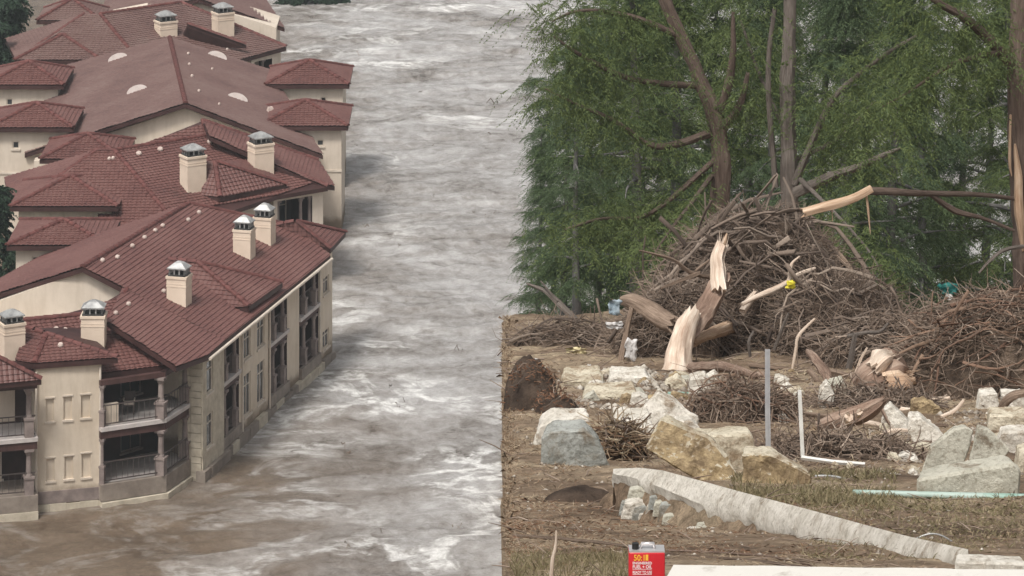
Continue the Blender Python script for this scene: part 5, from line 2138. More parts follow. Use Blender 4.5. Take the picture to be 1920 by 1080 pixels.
# soil and rubble carrying the slab
mb = MB()
vs_, fs = [], []
for i in range(n_ + 1):
    f = i / n_
    a_, b_ = samp(top_b, f), samp(tf, f)
    g = gz0(b_.y - .15) - .05
    hh_ = b_.z - .05
    vs_ += [Vector((a_.x, a_.y + .3, gz0(a_.y + .3) - .05)), a_ + Vector((0, .0, -.10)), b_ + Vector((0, .05, -.07)),
            Vector((b_.x + sr2.uniform(-.04, .04), b_.y - .12, hh_ * .45 + g * .55 + sr2.uniform(-.02, .03))), Vector((b_.x - .05, b_.y - .45 + sr2.uniform(-.1, .1), g))]
for i in range(n_):
    for j in range(4):
        fs.append((i * 5 + j, i * 5 + j + 1, (i + 1) * 5 + j + 1, (i + 1) * 5 + j))
mb.add(vs_, fs)
o = mb.build('soil_ridge', M['soil'], None, smooth=True)
props(o, 'ridge of soil under the long white stone strip', None, None, 'structure')
rr = random.Random(14)
RUB = 'grey rubble stones along the long white strip'
for i in range(26):
    f = rr.uniform(.05, .62)
    b_ = samp(tf, f) + Vector((rr.uniform(-.06, .03), -rr.uniform(.05, .25), -rr.uniform(.07, .2)))
    dpx = F / b_.y
    x_ = 960 + b_.x * dpx
    y_ = YH + (H - b_.z) * dpx
    w_ = rr.uniform(10, 26)
    h_ = w_ * rr.uniform(.4, .8)
    rock('rubble_stone', 'grey rubble stone beside the long white strip', [(x_ - w_, y_ + h_ * .5), (x_ - w_ * .7, y_ - h_ * .5), (x_ + w_ * .3, y_ - h_ * .7), (x_ + w_, y_ - h_ * .1), (x_ + w_ * .6, y_ + h_ * .6)], 0, w_ / dpx * 1.2, rr.choice(['grey_stone', 'concrete', 'limestone']), 40 + i, group=RUB, d=b_.y, rough=.03)


# logs, stumps, sticks -----------------------------------------------------
def limb(name, label, paths, mat, cat='log', seed=1, sides=9, jit=.12, parts=None, refine=3, shard=None):
    """paths: list of pixel paths (x, y, d, r_px); first is the thing itself when alone"""
    nr = random.Random(seed)
    a = paths[0][0]
    p0 = PD(a[0], a[1], a[2])
    root = None
    if len(paths) > 1:
        root = empty(name, p0, label, cat)
    for i, L_ in enumerate(paths):
        pts = [PD(x, y, d) for x, y, d, _ in L_]
        rad = [q * d / F for _, _, d, q in L_]
        mb = Stem(seed * 7 + i)
        if max(rad) > .06 and (shard is None or i in shard):
            mb.shards(pts[-1], pts[-1] - pts[-2], rad[-1] * .9, 12, rad[-1] * 3.2)
            mb.shards(pts[0], pts[0] - pts[1], rad[0] * .9, 7, rad[0] * 1.6)
        mb.stem(pts, rad, max(sides, 8) + (6 if max(rad) > .08 else 0), jit * 1.6, (.5, 1.0), 6, jit * .9)
        mm = mat[i] if isinstance(mat, (list, tuple)) else mat
        if root:
            mb.build((parts[i] if parts else ('stem' if i == 0 else 'branch')), M[mm], root)
        else:
            o = mb.build(name, M[mm], None, loc=p0)
            props(o, label, cat)
            return o
    return root


limb('broken_trunk', 'pale stripped trunk snapped to a spike, standing in front of the great pile',
     [[(1266, 735, 62, 33), (1268, 700, 62.2, 29), (1276, 655, 62.5, 23), (1286, 620, 62.8, 19), (1294, 596, 63.1, 15)],
      [(1286, 628, 63, 20), (1312, 592, 63.6, 21), (1340, 552, 64.2, 19), (1354, 528, 64.4, 15)],
      [(1350, 542, 64.0, 15), (1347, 510, 64.2, 13), (1345, 488, 64.3, 12), (1353, 463, 64.5, 11)],
      [(1354, 464, 64.8, 5), (1358, 452, 64.8, 4), (1363, 438, 64.9, 1.2)],
      [(1352, 528, 64.4, 8), (1362, 524, 64.3, 5)]],
     ['pale_wood', 'log_red', 'pale_wood', 'heart', 'pale_wood'], 'tree stump', 3, 12, .15, ['foot', 'stem', 'spike', 'splinter', 'knot'], shard=(2,))
limb('log', 'bark-stripped log leaning from the pale trunk with blue sheet at its end', [[(1168, 563, 64.5, 9), (1190, 567, 64.3, 15), (1225, 586, 64, 17), (1265, 608, 63.4, 15)]], 'log', seed=5)
limb('log', 'orange-ended log under the pale snapped trunk', [[(1298, 640, 63.5, 9), (1335, 625, 64.5, 11), (1375, 612, 65.5, 12)]], 'heart', seed=6)
limb('log', 'grey sawn log on the flank of the great pile', [[(1486, 574, 66.6, 9), (1530, 560, 66.8, 11), (1582, 541, 67, 10)]], 'log', seed=7)
limb('log', 'short split log with pale end on the face of the great pile', [[(1392, 583, 65.2, 7), (1404, 565, 65.4, 8), (1414, 552, 65.6, 6)]], 'pale_wood', seed=8)
limb('log', 'long reddish log lying across the brown twig heap', [[(1300, 690, 60.0, 11), (1350, 688, 58, 10), (1385, 695, 57, 8), (1420, 706, 56, 6)]], 'log_red', seed=9)
limb('forked_branch', 'crooked yellowish branch with two prongs lying on the great pile',
     [[(1392, 570, 65.0, 4), (1430, 552, 65.2, 5), (1470, 534, 65.4, 5), (1500, 514, 65.6, 4), (1528, 503, 65.8, 2)], [(1480, 528, 65.4, 4), (1483, 498, 65.5, 3.5), (1498, 482, 65.6, 2)]], 'pale_wood', 'branch', 10, 7)
limb('arched_branch', 'long grey branch arching over the crown of the great pile', [[(1290, 490, 66.8, 3), (1330, 450, 67.5, 4.5), (1400, 425, 68, 5), (1470, 428, 68, 5), (1530, 448, 67.6, 4), (1595, 505, 66.8, 2.5)]], 'log', 'branch', 11, 7)
limb('arched_branch', 'second grey branch curving down the shoulder of the great pile', [[(1400, 410, 69, 3), (1470, 418, 68.6, 5), (1540, 450, 67.8, 5), (1585, 490, 67, 3.5), (1615, 540, 66.5, 2)]], 'log', 'branch', 12, 7)
limb('forked_branch', 'bare grey forked branch reaching out of the pile toward the bluff',
     [[(1345, 520, 64.8, 5), (1300, 512, 64.6, 4), (1260, 486, 64.4, 3), (1200, 470, 64.2, 1.5)], [(1310, 512, 64.6, 4), (1270, 528, 64.4, 3.5), (1240, 540, 64.2, 2)], [(1305, 508, 64.6, 3), (1330, 488, 64.6, 2)]], 'log', 'branch', 13, 6)
limb('leaning_branch', 'dark branch propped under the leaning log', [[(1184, 578, 64.1, 5), (1176, 615, 64, 6), (1166, 672, 63.8, 7)]], 'log', 'branch', 14, 7)
limb('fallen_branch', 'pale dead branch slanting among the slim trees by the bluff edge', [[(1085, 606, 78, 6), (1050, 570, 78.5, 6), (1020, 545, 79, 4), (990, 532, 79.3, 2)], [(1045, 565, 78.5, 3), (1015, 528, 79, 1.5)]], 'bark_grey', 'branch', 15, 6)
limb('upright_stick', 'crooked pale stick standing before the great pile, bent at its top', [[(1486, 690, 60, 3), (1492, 655, 60, 3), (1498, 628, 60, 3), (1528, 598, 60, 2)]], 'pale_wood', 'stick', 16, 6)
limb('upright_stick', 'twin grey sticks standing before the great pile', [[(1452, 655, 61, 3), (1465, 620, 61, 3), (1478, 588, 61, 2)], [(1462, 628, 61, 2), (1478, 590, 61.1, 1.4)]], 'bark_grey', 'stick', 17, 6)
limb('upright_stick', 'thin grey stick standing beside the pale snapped trunk base', [[(1406, 668, 60, 3), (1404, 640, 60, 3), (1412, 622, 60.2, 2)]], 'bark_grey', 'stick', 18, 6)
limb('upright_stick', 'tall pale stick leaning against the reddish root heap', [[(1748, 745, 54, 4), (1765, 710, 54, 4), (1782, 668, 54, 4), (1792, 642, 54, 2.5)]], 'pale_wood', 'stick', 19, 6)
limb('upright_stick', 'stubby grey branch standing behind the orange-faced stump', [[(1592, 690, 57.5, 6), (1598, 660, 57.5, 6), (1603, 628, 57.5, 4)]], 'bark_grey', 'stick', 20, 7)
limb('upright_stick', 'slim tan stick leaning beside the orange-faced stump', [[(1604, 702, 57, 3), (1614, 675, 57, 3), (1626, 652, 57, 2)]], 'pale_wood', 'stick', 21, 6)
limb('root_branch', 'curling pale root above the orange-faced stump', [[(1590, 630, 58.5, 3), (1625, 624, 58.5, 3.5), (1650, 622, 58.5, 3), (1665, 607, 58.5, 2)]], 'bark_grey', 'branch', 22, 6)
limb('root_branch', 'dark curved root draped over the clean white blocks', [[(1872, 778, 48.5, 7), (1885, 755, 48.4, 8), (1905, 740, 48.3, 8), (1932, 735, 48.3, 7)]], 'log', 'branch', 23, 8)
limb('pale_pole', 'whitish pole leaning in front of the teal cloth', [[(1806, 606, 66, 5), (1795, 583, 66.2, 6), (1780, 556, 66.4, 6)]], 'board', 'pole', 24, 8, .05)
limb('dead_branch', 'grey dead branch sticking out from the split-trunk cypress', [[(1918, 462, 65.5, 4), (1880, 470, 65.2, 4), (1855, 490, 65, 3), (1836, 511, 64.9, 2)]], 'bark_grey', 'branch', 25, 6)
limb('log', 'grey weathered log on top of the reddish root heap', [[(1846, 548, 56.5, 6), (1885, 555, 56.3, 8), (1930, 566, 56.2, 8)]], 'log', seed=26)
limb('root_branch', 'long bare root trailing from the reddish heap over dark brush', [[(1690, 664, 57, 3), (1720, 654, 56, 4), (1780, 645, 55, 4), (1850, 640, 54.3, 4), (1925, 615, 54, 3)]], 'log_red', 'branch', 27, 6)
limb('dry_stalk', 'orange dry stalk standing in the grass before the rust litter', [[(1033, 1090, 16.4, 4), (1036, 1050, 16.4, 4), (1042, 1022, 16.4, 3), (1043, 995, 16.4, 1.5)]], 'pale_wood', 'stick', 28, 6, .06)
limb('pale_stick', 'pale bent stick on rubble behind the curved concrete plate', [[(1764, 782, 47, 3), (1790, 770, 47, 4), (1806, 752, 47, 3)]], 'pale_wood', 'stick', 29, 6)
limb('vine', 'long brown vine across bare soil toward the fuel can', [[(962, 1004, 22.5, 3), (1060, 1012, 21.8, 3.5), (1170, 1024, 21, 3.5), (1260, 1040, 19.6, 3.5), (1400, 1050, 18.6, 3), (1530, 1066, 17.6, 2.5)]], 'log', 'vine', 30, 6, .15, refine=6)
limb('vine', 'reddish vine curving over the litter above the white board', [[(1250, 1032, 20.4, 2), (1340, 1036, 20, 2.5), (1440, 1044, 19.2, 2.5), (1520, 1060, 18, 2)]], 'log_red', 'vine', 31, 6, .15, refine=6)

# stumps
def lump(name, label, pts, row, depth, mat, seed, cat, side=None, rough=.05):
    return rock(name, label, pts, row, depth, mat, seed, cat, back=.8, drop=.1, rough=rough, side=side)


SD = D(745) - .1
limb('tree_stump', 'orange-faced torn stump among roots at the heap foot',
     [[(1612, 724, SD, 22), (1632, 706, SD, 34), (1660, 700, SD + .15, 40), (1688, 706, SD + .3, 34), (1706, 716, SD + .4, 18)],
      [(1640, 690, SD - .2, 16), (1655, 678, SD - .15, 20), (1668, 672, SD, 12)],
      [(1668, 712, SD - .32, 16), (1684, 708, SD - .3, 22), (1700, 706, SD - .1, 14)],
      [(1690, 720, SD, 9), (1715, 735, SD - .2, 6), (1735, 752, SD - .3, 3)],
      [(1625, 730, SD, 9), (1605, 748, SD - .2, 6), (1592, 760, SD - .3, 3)]],
     ['log_red', 'pale_wood', 'heart', 'log', 'log'], 'tree stump', 61, 12, .26, ['body', 'torn_face', 'orange_face', 'root', 'root'])
limb('root_log', 'knotted root log with pale cut knots below the orange-faced stump',
     [[(1540, 800, 45.5, 9), (1570, 790, 45.4, 15), (1605, 778, 45.3, 18), (1640, 762, 45.2, 13), (1655, 752, 45.2, 6)], [(1588, 788, 45.1, 8), (1592, 782, 44.85, 8)], [(1610, 778, 45.0, 6), (1612, 773, 44.8, 6)]],
     ['log_red', 'pale_wood', 'pale_wood'], 'log', 35, 10, .14, ['stem', 'cut_knot', 'cut_knot'])
limb('root_log', 'reddish shaggy root lump behind the steel post', [[(1515, 660, 58, 5), (1530, 675, 57.6, 10), (1548, 700, 57, 11), (1555, 722, 56.6, 6)]], 'log_red', 'log', 36, 9, .2)

bw = random.Random(44)
for i in range(22):
    x_, y_ = bw.uniform(1310, 1790), bw.uniform(655, 860)
    d_ = D(y_) - .15
    L_ = bw.uniform(40, 120)
    an = bw.gauss(.25, .5) * bw.choice([-1, 1])
    r_ = bw.uniform(3, 8)
    kx, ky = math.cos(an), -math.sin(an)
    mt_ = bw.choice(['log', 'log_red', 'log', 'pale_wood', 'heart'])
    o = limb('splintered_branch', {'log': 'grey-brown splintered branch lying in the root tangle', 'log_red': 'reddish splintered branch lying in the root tangle', 'pale_wood': 'pale splintered branch lying in the root tangle', 'heart': 'orange splintered branch lying in the root tangle'}[mt_],
             [[(x_ - kx * L_ / 2, y_ - ky * L_ / 2, d_, r_), (x_ + bw.gauss(0, 5), y_ - 4 + bw.gauss(0, 5), d_ - .1, r_ * .9), (x_ + kx * L_ / 2, y_ + ky * L_ / 2, d_ - .1, r_ * .55)]], mt_, 'branch', 200 + i, 8, .16)
    o['group'] = 'splintered branches in the root tangle, ' + mt_

# metal, pipes, scraps ---------------------------------------------------------
def bar(name, label, pts, w, mat, cat, d2=None):
    mb = MB()
    for (a, b) in zip(pts[:-1], pts[1:]):
        v = (b - a)
        L = v.length
        x = v.normalized()
        y = x.cross(Vector((0, 1, 0)))
        if y.length < .1:
            y = x.cross(Vector((0, 0, 1)))
        y.normalize()
        z = x.cross(y)
        q = []
        for s_ in (a, b):
            for (i, j) in ((-1, -1), (1, -1), (1, 1), (-1, 1)):
                q.append(s_ + y * i * w * .5 + z * j * w * .5)
        mb.add(q, [(3, 2, 1, 0), (4, 5, 6, 7), (0, 1, 5, 4), (1, 2, 6, 5), (2, 3, 7, 6), (3, 0, 4, 7)])
        # folded lip
        mb.add([p_ + y * w * .75 + z * w * .2 for p_ in q], [(3, 2, 1, 0), (4, 5, 6, 7), (0, 1, 5, 4), (1, 2, 6, 5), (2, 3, 7, 6), (3, 0, 4, 7)])
    o = mb.build(name, M[mat], None, loc=pts[0])
    return props(o, label, cat)


bar('fence_post', 'tall grey steel fence post standing in the twig heap', [PD(1443, 872, 37.4), PD(1441, 760, 37.5), PD(1441, 655, 37.6)], .030, 'post', 'post')
r_ = empty('bent_rail', PD(1505, 872, 37.3), 'bent white metal rail forming a corner before the dark brush', 'rail')
for nm, pts, w_ in (('upright', [PD(1499, 732, 37.4), PD(1505, 858, 37.3)], .027), ('foot_rail', [PD(1503, 858, 37.25), PD(1560, 866, 37.2), PD(1622, 871, 37.1)], .022)):
    mb = MB()
    mb.tube(pts, w_, 4)
    mb.build(nm, M['white_metal'], r_)
mb = MB()
pts = [PD(1528 + 100 * f, 893 + 24 * f - 10 * math.sin(math.pi * f) * (1 - f * .3), 34.0) for f in [i / 12 for i in range(13)]]
mb.tube(pts, .012, 7)
props(mb.build('metal_hoop', M['metal'], None, loc=pts[0], smooth=True), 'thin shiny metal hoop curved over the soil by the cream block', 'metal strip')
mb = MB()
pts = [PD(1600 + 340 * f, 923 + 12 * f, 30.6 - .6 * f) for f in [i / 14 for i in range(15)]]
mb.tube(pts, [.022 + .016 * i / 14 for i in range(15)], 12)
props(mb.build('mint_pipe', M['mint'], None, loc=pts[0], smooth=True), 'pale mint-green plastic pipe lying along the culvert wall', 'pipe')
mb = MB()
pts = [PD(1716 + 74 * f, 1011 - 14 * math.sin(math.pi * f) + 8 * f, 22.2) for f in [i / 10 for i in range(11)]]
mb.tube(pts, .006, 6)
props(mb.build('wire_loop', M['metal'], None, loc=pts[0], smooth=True), 'small pale wire arching beside the thin end of the white strip', 'wire')
mb = MB()
pts = [PD(1252 + 44 * f, 739 + 0 * f, 53.2) for f in (0, .5, 1)]
mb.tube(pts, .035, 8)
props(mb.build('pipe_stub', M['mint'], None, loc=pts[0], smooth=True), 'short green pipe stub behind the tilted white slab', 'pipe')


def crumple(name, label, cx, cy, d, w, h, mat, cat, seed, th=.06):
    """crumpled sheet with thickness"""
    nr = random.Random(seed)
    c = PD(cx, cy, d)
    mb = MB()
    n = 7
    so = Vector((seed * 2.3, seed, seed * .7))
    fr, bk = [], []
    for j in range(n):
        for i in range(n):
            u, v = i / (n - 1) - .5, j / (n - 1) - .5
            k = Vector((u * 3, v * 3, 0)) + so
            p = c + Vector((u * w * (1 + .4 * mnoise.noise(k)) + .12 * w * mnoise.noise(k * 2.2), mnoise.noise(k * 1.7 + Vector((5, 0, 0))) * w * .35, v * h * (1 + .4 * mnoise.noise(k + Vector((9, 0, 0)))) + .12 * h * mnoise.noise(k * 2)))
            fr.append(p)
            bk.append(p + Vector((0, th * w, -.01)))
    q = []
    for j in range(n - 1):
        for i in range(n - 1):
            a = j * n + i
            q.append((a, a + 1, a + n + 1, a + n))
            a += n * n
            q.append((a, a + n, a + n + 1, a + 1))
    rim = [i for i in range(n)] + [n * j + n - 1 for j in range(1, n)] + [n * (n - 1) + i for i in range(n - 2, -1, -1)] + [n * j for j in range(n - 2, 0, -1)]
    for i in range(len(rim)):
        a, b = rim[i], rim[(i + 1) % len(rim)]
        q.append((a, a + n * n, b + n * n, b))
    mb.add(fr + bk, q)
    o = mb.build(name, M[mat], None, loc=c - Vector((0, 0, h / 2)), smooth=True)
    return props(o, label, cat)


crumple('plastic_sheet', 'blue-grey plastic sheet snagged on the end of the leaning log', 1153, 576, 64.3, .22, .26, 'blue', 'sheet', 3)
crumple('plastic_bag', 'torn pale plastic hanging below the leaning log', 1183, 655, 63.6, .20, .36, 'plastic', 'plastic bag', 4)
crumple('plastic_bag', 'scrap of white plastic caught on twigs by the dark propped branch', 1152, 610, 63.9, .26, .12, 'plastic', 'plastic bag', 5)
crumple('buff_board', 'flat yellowish board lying on the low brush line', 1080, 657, 65.5, .36, .10, 'straw_board', 'board', 6)
crumple('plastic_scrap', 'bright yellow scrap caught on the great pile', 1483, 533, 65.2, .17, .13, 'yellow', 'scrap', 7)
crumple('cloth_scrap', 'teal cloth snagged above the whitish pole', 1779, 542, 66.6, .34, .18, 'teal', 'cloth', 8)
crumple('plastic_scrap', 'small white scrap beside the soil bank on the bluff edge', 1003, 684, 60.5, .10, .20, 'plastic', 'scrap', 9)
crumple('plastic_scrap', 'tiny white scrap on bare ground below the low brush line', 1105, 690, 61.0, .07, .13, 'plastic', 'scrap', 10)
crumple('pipe_scrap', 'dark blue-grey sheet scrap behind the speckled slab', 1735, 760, 50, .26, .09, 'blue', 'scrap', 11)

# white board and fuel can at the foot of the slope
mb = MB()
a_, b_ = PD(1249, 1083, 16.0), PD(1935, 1094, 15.6)
bx = (b_ - a_)
lat = Vector((-bx.y, bx.x, 0)).normalized() * .16 + Vector((0, 0, .004))
rows_ = []
nb = 24
vs_, fs = [], []
br_ = random.Random(4)
for i in range(nb + 1):
    p = a_ + bx * i / nb + Vector((0, 0, br_.uniform(-.002, .002)))
    vs_ += [p + lat, p, p - Vector((0, 0, .075)), p + lat - Vector((0, 0, .075))]
for i in range(nb):
    for j in range(4):
        fs.append((i * 4 + j, i * 4 + (j + 1) % 4, (i + 1) * 4 + (j + 1) % 4, (i + 1) * 4 + j))
fs += [(3, 2, 1, 0), tuple(nb * 4 + j for j in range(4))]
mb.add(vs_, fs)
o = mb.build('white_board', M['board'], None, loc=a_ - Vector((0, 0, .075)))
props(o, 'white painted board lying beside the red fuel can', 'board')


def simple_mat(name, c, rough=.4, metal=0, spec=.5):
    return mat_noise(name, tuple(q * .9 for q in c), c, 12, rough, .05, .005, spec=spec, metal=metal)


M['red'] = simple_mat('red_enamel', (0.52, 0.018, 0.028), .32)
M['tin'] = simple_mat('tinplate', (0.62, 0.60, 0.60), .3, .6)
M['black'] = simple_mat('black_cap', (0.012, 0.012, 0.012), .5)
M['ink_y'] = simple_mat('yellow_ink', (0.85, 0.48, 0.05), .5)
M['ink_w'] = simple_mat('white_ink', (0.86, 0.78, 0.78), .5)
CD = 15.0
ck = CD / F
x0c, x1c, ytc = 1179, 1247, 1036
cl_, cr_ = PD(x0c, ytc, CD), PD(x1c, ytc, CD)
cw_ = cr_.x - cl_.x
ccx = (cl_.x + cr_.x) / 2
ztop = cl_.z
zbot = gz0(CD) - .01
can = empty('fuel_can', (ccx, CD + .05, zbot), 'red rectangular fuel can with black cap and yellow 50:1 print', 'fuel can')
bm = bmesh.new()
bmesh.ops.create_cube(bm, size=1)
for v in bm.verts:
    v.co = Vector((v.co.x * cw_, v.co.y * .085, (v.co.z + .5) * (ztop - zbot)))
bmesh.ops.bevel(bm, geom=[e for e in bm.edges], offset=.006, segments=3, affect='EDGES', profile=.5)
me = bpy.data.meshes.new('body')
bm.to_mesh(me)
bm.free()
me.materials.append(M['red'])
me.polygons.foreach_set('use_smooth', [True] * len(me.polygons))
me.set_sharp_from_angle(angle=.6)
link_mesh('body', me, can, Matrix.Translation((0, -.0075, 0)))
yf = -.0075 - .0425
rim = MB()
rim.box((ccx, CD + .0425, ztop - .002), cw_ * .985, .08, .006)
rim.build('rim', M['tin'], can)
cap = MB()
capx = PD(1192, ytc, CD).x
cap.tube([Vector((capx, CD + .035, ztop + .003)), Vector((capx, CD + .035, ztop + .027))], .0145, 14)
cap.build('cap', M['black'], can)
hd = MB()
h0x, h1x = PD(1202, ytc, CD).x, PD(1228, ytc, CD).x
hd.tube([Vector((h0x, CD + .04, ztop + .004)), Vector((h0x + .004, CD + .04, ztop + .024)), Vector((h1x - .004, CD + .04, ztop + .024)), Vector((h1x, CD + .04, ztop + .004))], .007, 8)
hd.build('handle', M['tin'], can, smooth=True)


def text(body, x, yb, size, mat, nm, wid_=None):
    cu = bpy.data.curves.new(nm, 'FONT')
    cu.body = body
    cu.size = size
    cu.extrude = .0004
    cu.offset = size * .016
    ob = bpy.data.objects.new(nm, cu)
    col.objects.link(ob)
    dg = bpy.context.evaluated_depsgraph_get()
    me2 = bpy.data.meshes.new_from_object(ob.evaluated_get(dg))
    bpy.data.objects.remove(ob)
    me2.materials.clear()
    me2.materials.append(M[mat])
    xs_ = [v.co.x for v in me2.vertices]
    w_now = max(xs_) - min(xs_)
    sx = wid_ / w_now if wid_ else 1
    p = PD(x, yb, CD)
    m4 = Matrix.Translation((p.x - ccx, yf - .0012, p.z - zbot)) @ Matrix.Rotation(math.radians(90), 4, 'X') @ Matrix.Diagonal((sx, 1, 1, 1))
    return link_mesh('print', me2, can, m4)


text('50:1', 1188, 1051, .0345, 'ink_y', 'print', 20 * ck)
bx_ = MB()
p_ = PD(1213, 1051, CD)
bx_.box((p_.x, CD + .05 + yf - .0008, p_.z), 5 * ck, .0008, 11 * ck)
bx_.build('print', M['ink_y'], can)
text('ENGINEERED', 1186, 1058, .0150, 'ink_w', 'print', 36 * ck)
text('FUEL + OIL', 1186, 1065.5, .0185, 'ink_w', 'print', 36 * ck)
text('READY TO USE', 1186, 1075.5, .0165, 'ink_w', 'print', 36 * ck)
ln_ = MB()
for yy in (1067.5, 1077.5):
    p_ = PD(1204, yy, CD)
    ln_.box((p_.x, CD + .05 + yf - .0008, p_.z), 36 * ck, .0008, .7 * ck)
ln_.build('print', M['ink_w'], can)

# ------------------------------------------------------------------ litter, grass, chips (nobody could count these)
nr = np.random.RandomState(77)


def scatter_px(n, x0, x1, y0, y1, seed, gap=0.0):
    r_ = np.random.RandomState(seed)
    x = r_.uniform(x0, x1, n)
    y = r_.uniform(y0, y1, n)
    d = np.interp(y, _ry, _rd)
    X = (x - 960) * d / F
    keep = (X > edge_x(d) + .015) & (fbm(X * 1.3 + seed, d * .55, seed, 3) > r_.uniform(-.45, .25, n))
    X, d = X[keep], d[keep]
    Z = np.interp(d, _gy, _gz) + ground_noise(X, d)
    return np.stack([X, d, Z], 1), d


def blades(pos, L, w, upz, seed, curl=.2):
    r_ = np.random.RandomState(seed)
    n = len(pos)
    a = r_.uniform(0, 6.283, n)
    dr = np.stack([np.cos(a), np.sin(a) * .6, np.abs(r_.normal(upz, upz * .6 + .1, n))], 1)
    dr /= np.linalg.norm(dr, axis=1, keepdims=True)
    LL = L * r_.uniform(.5, 1.5, n)
    sd = np.cross(dr, r_.normal(0, 1, (n, 3)))
    sd /= np.maximum(np.linalg.norm(sd, axis=1, keepdims=True), 1e-4)
    ww = w * r_.uniform(.6, 1.4, n)
    mid = pos + dr * (LL * .5)[:, None] + r_.normal(0, 1, (n, 3)) * (LL * curl * .3)[:, None]
    tip = pos + dr * LL[:, None] - np.array([0, 0, 1]) * (LL * curl)[:, None]
    v = np.stack([pos - sd * ww[:, None] * .5, pos + sd * ww[:, None] * .5, mid + sd * ww[:, None] * .4, tip, mid - sd * ww[:, None] * .4], 1).reshape(-1, 3)
    q = np.arange(n * 5).reshape(n, 5)
    return v, q


def litter_obj(name, label, n, box, L, w, upz, mat, seed, curl=.2):
    pos, d = scatter_px(n, *box, seed)
    k = np.clip(d / 30.0, .6, 2.4)
    v, q = blades(pos, L * k, w * k, upz, seed + 1, curl)
    o = link_mesh(name, mesh_np(name, v, q, M[mat]))
    props(o, label, None, None, 'stuff')
    return o


litter_obj('leaf_litter', 'dry needles and straw strewn over the soil', 30000, (945, 1930, 605, 1090), .05, .0045, .25, 'litter', 201)
litter_obj('leaf_litter', 'rust-brown needle drift below the soil hump', 10000, (948, 1640, 940, 1040), .05, .0042, .25, 'litter_red', 203)
litter_obj('leaf_litter', 'pale dry straw along the bluff edge', 5000, (945, 1080, 770, 1085), .05, .0035, .4, 'litter', 205)
litter_obj('grass', 'thin olive grass by the cream block', 6500, (1370, 1680, 892, 945), .075, .008, 1.2, 'grass', 207, .1)
litter_obj('grass', 'patchy dry grass beyond the long white strip', 7000, (1500, 1930, 930, 1050), .06, .007, .8, 'grass', 209, .15)
litter_obj('grass', 'grass clumps in the foreground soil', 2200, (960, 1180, 1040, 1090), .09, .006, 1.4, 'grass', 211, .1)
litter_obj('leaf_litter', 'straw scattered among the fallen stones', 7000, (1080, 1930, 700, 900), .06, .007, .35, 'litter', 213)


def chips_obj(n, box, s, seed, label):
    pos, d = scatter_px(n, *box, seed)
    r_ = np.random.RandomState(seed + 1)
    m = len(pos)
    k = np.clip(d / 30, .6, 2.2) * s * r_.uniform(.4, 1.6, m) ** 1.5
    offs = np.array([[1, 0, 0], [0, 1, 0], [-1, 0, 0], [0, -1, 0], [0, 0, .7], [0, 0, -.5]])
    v = pos[:, None, :] + offs[None] * k[:, None, None] * r_.uniform(.5, 1.4, (m, 6, 1))
    tri = np.array([[0, 1, 4], [1, 2, 4], [2, 3, 4], [3, 0, 4], [1, 0, 5], [2, 1, 5], [3, 2, 5], [0, 3, 5]])
    q = (np.arange(m)[:, None, None] * 6 + tri[None]).reshape(-1, 3)
    o = link_mesh('stone_chips', mesh_np('stone_chips', v.reshape(-1, 3), q, M['chips']))
    props(o, label, None, None, 'stuff')


chips_obj(1500, (950, 1930, 690, 1090), .014, 301, 'stone chips scattered over the soil')
chips_obj(1600, (1080, 1340, 690, 770), .022, 303, 'pale rubble around the foot of the broken trunk')
chips_obj(900, (1640, 1930, 780, 900), .02, 305, 'pale rubble among the concrete pieces')

tw = MB()
tr = random.Random(55)
for i in range(900):
    x, y = tr.uniform(950, 1925), tr.choice([tr.uniform(610, 760), tr.uniform(760, 1085)])
    p = G(x, y, .01)
    if p.x < edge_x(np.array(p.y)) + .03:
        continue
    k = min(2.0, max(.5, p.y / 35))
    L = tr.uniform(.06, .4) * k
    a = tr.uniform(0, 6.28)
    dr = Vector((math.cos(a), math.sin(a) * .5, tr.gauss(.08, .2)))
    q = p + dr * L
    mid = p.lerp(q, .5) + Vector((0, 0, tr.uniform(0, .06) * L))
    rr_ = tr.uniform(.003, .009) * k
    tw.tube([p, mid, q], [rr_, rr_ * .8, rr_ * .4], 4, cap=False)
o = tw.build('fallen_twigs', M['stick'])
props(o, 'loose twigs littering the slope', None, None, 'stuff')

fy_ = np.random.RandomState(9).uniform(17, 84, 5200) ** 1.0
fx_ = edge_x(fy_) + np.abs(np.random.RandomState(10).normal(0, .0016, 5200)) * fy_ + .004
fz_ = np.interp(fy_, _gy, _gz) + ground_noise(fx_, fy_) - .05
kk = np.clip(fy_ / 30, .6, 2.4)
v, q = blades(np.stack([fx_, fy_, fz_], 1), .055 * kk, .0032 * kk, .9, 12, .35)
props(link_mesh('dry_grass', mesh_np('dry_grass', v, q, M['litter'])), 'fringe of dry grass and roots on the lip of the bluff', None, None, 'stuff')

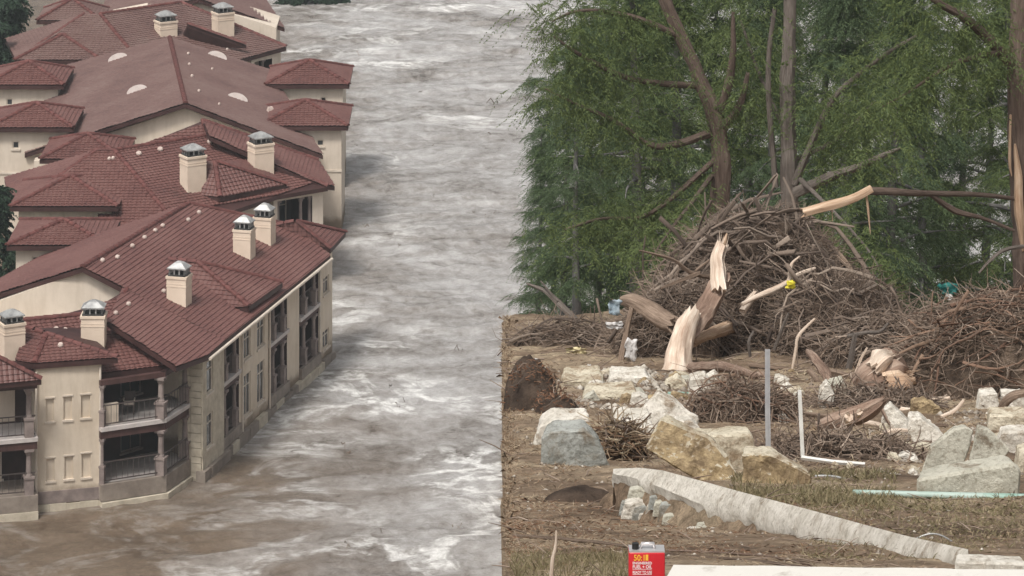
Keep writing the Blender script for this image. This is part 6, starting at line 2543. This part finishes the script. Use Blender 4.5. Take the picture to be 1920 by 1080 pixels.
# driftwood on the flood
dr_ = random.Random(31)
for i in range(26):
    x_, y_ = dr_.uniform(600, 925), dr_.uniform(60, 1040)
    if x_ < 660 and y_ < 720:
        continue
    p = P(x_, y_, .05)
    a = dr_.uniform(0, 6.28)
    o = link_mesh('drift_branch', dr_.choice(STV['branch']), None, orient(p, Vector((math.cos(a), math.sin(a), .06)), (dr_.uniform(.3, .9), .5, dr_.uniform(1.2, 2.6)), 0))
    props(o, 'small dark piece of driftwood carried by the flood', 'driftwood', 'driftwood on the flood')
# chair on the upper corner balcony
cpos = b0 + f1d * 1.9 + g1d * 1.5
cz = UB + .025
chair = empty('patio_chair', (cpos.x, cpos.y, cz), 'dark patio chair with pale seat pad on the upper corner balcony', 'chair')
cr0 = math.atan2(f1d.y, f1d.x) - .4
mb = MB()
mb.box((cpos.x, cpos.y, cz + .40), .52, .5, .05, cr0)
mb.build('seat', M['rail'], chair)
mb = MB()
mb.box((cpos.x, cpos.y, cz + .452), .46, .44, .07, cr0)
mb.build('seat_pad', M['trim'], chair)
ca2, sa2 = math.cos(cr0), math.sin(cr0)
mb = MB()
mb.box((cpos.x - .24 * -sa2, cpos.y + .24 * ca2, cz + .45), .5, .05, .5, cr0)
mb.build('backrest', M['rail'], chair)
for ux in (-.22, .22):
    for uy in (-.2, .2):
        mb = MB()
        mb.box((cpos.x + ux * ca2 - uy * sa2, cpos.y + ux * sa2 + uy * ca2, cz), .04, .04, .40, cr0)
        mb.build('leg', M['rail'], chair)
    mb = MB()
    mb.box((cpos.x + ux * 1.1 * ca2, cpos.y + ux * 1.1 * sa2, cz + .62), .05, .44, .04, cr0)
    mb.build('armrest', M['trim'], chair)

# ------------------------------------------------------------------ air
mb = MB()
mb.box((0, 0, -9.0), 7600, 7600, 65.5)
hz = mb.build('haze', [])
m = bpy.data.materials.new('damp_air')
m.use_nodes = True
nt = m.node_tree
nt.nodes.clear()
out = nt.nodes.new('ShaderNodeOutputMaterial')
pv = nt.nodes.new('ShaderNodeVolumePrincipled')
pv.inputs['Color'].default_value = (0.86, 0.92, 0.95, 1)
pv.inputs['Density'].default_value = HAZE = 0.0003
pv.inputs['Anisotropy'].default_value = 0.2
nt.links.new(pv.outputs[0], out.inputs['Volume'])
hz.data.materials.append(m)
props(hz, 'thin damp haze over the river and the hillside', None, None, 'stuff')
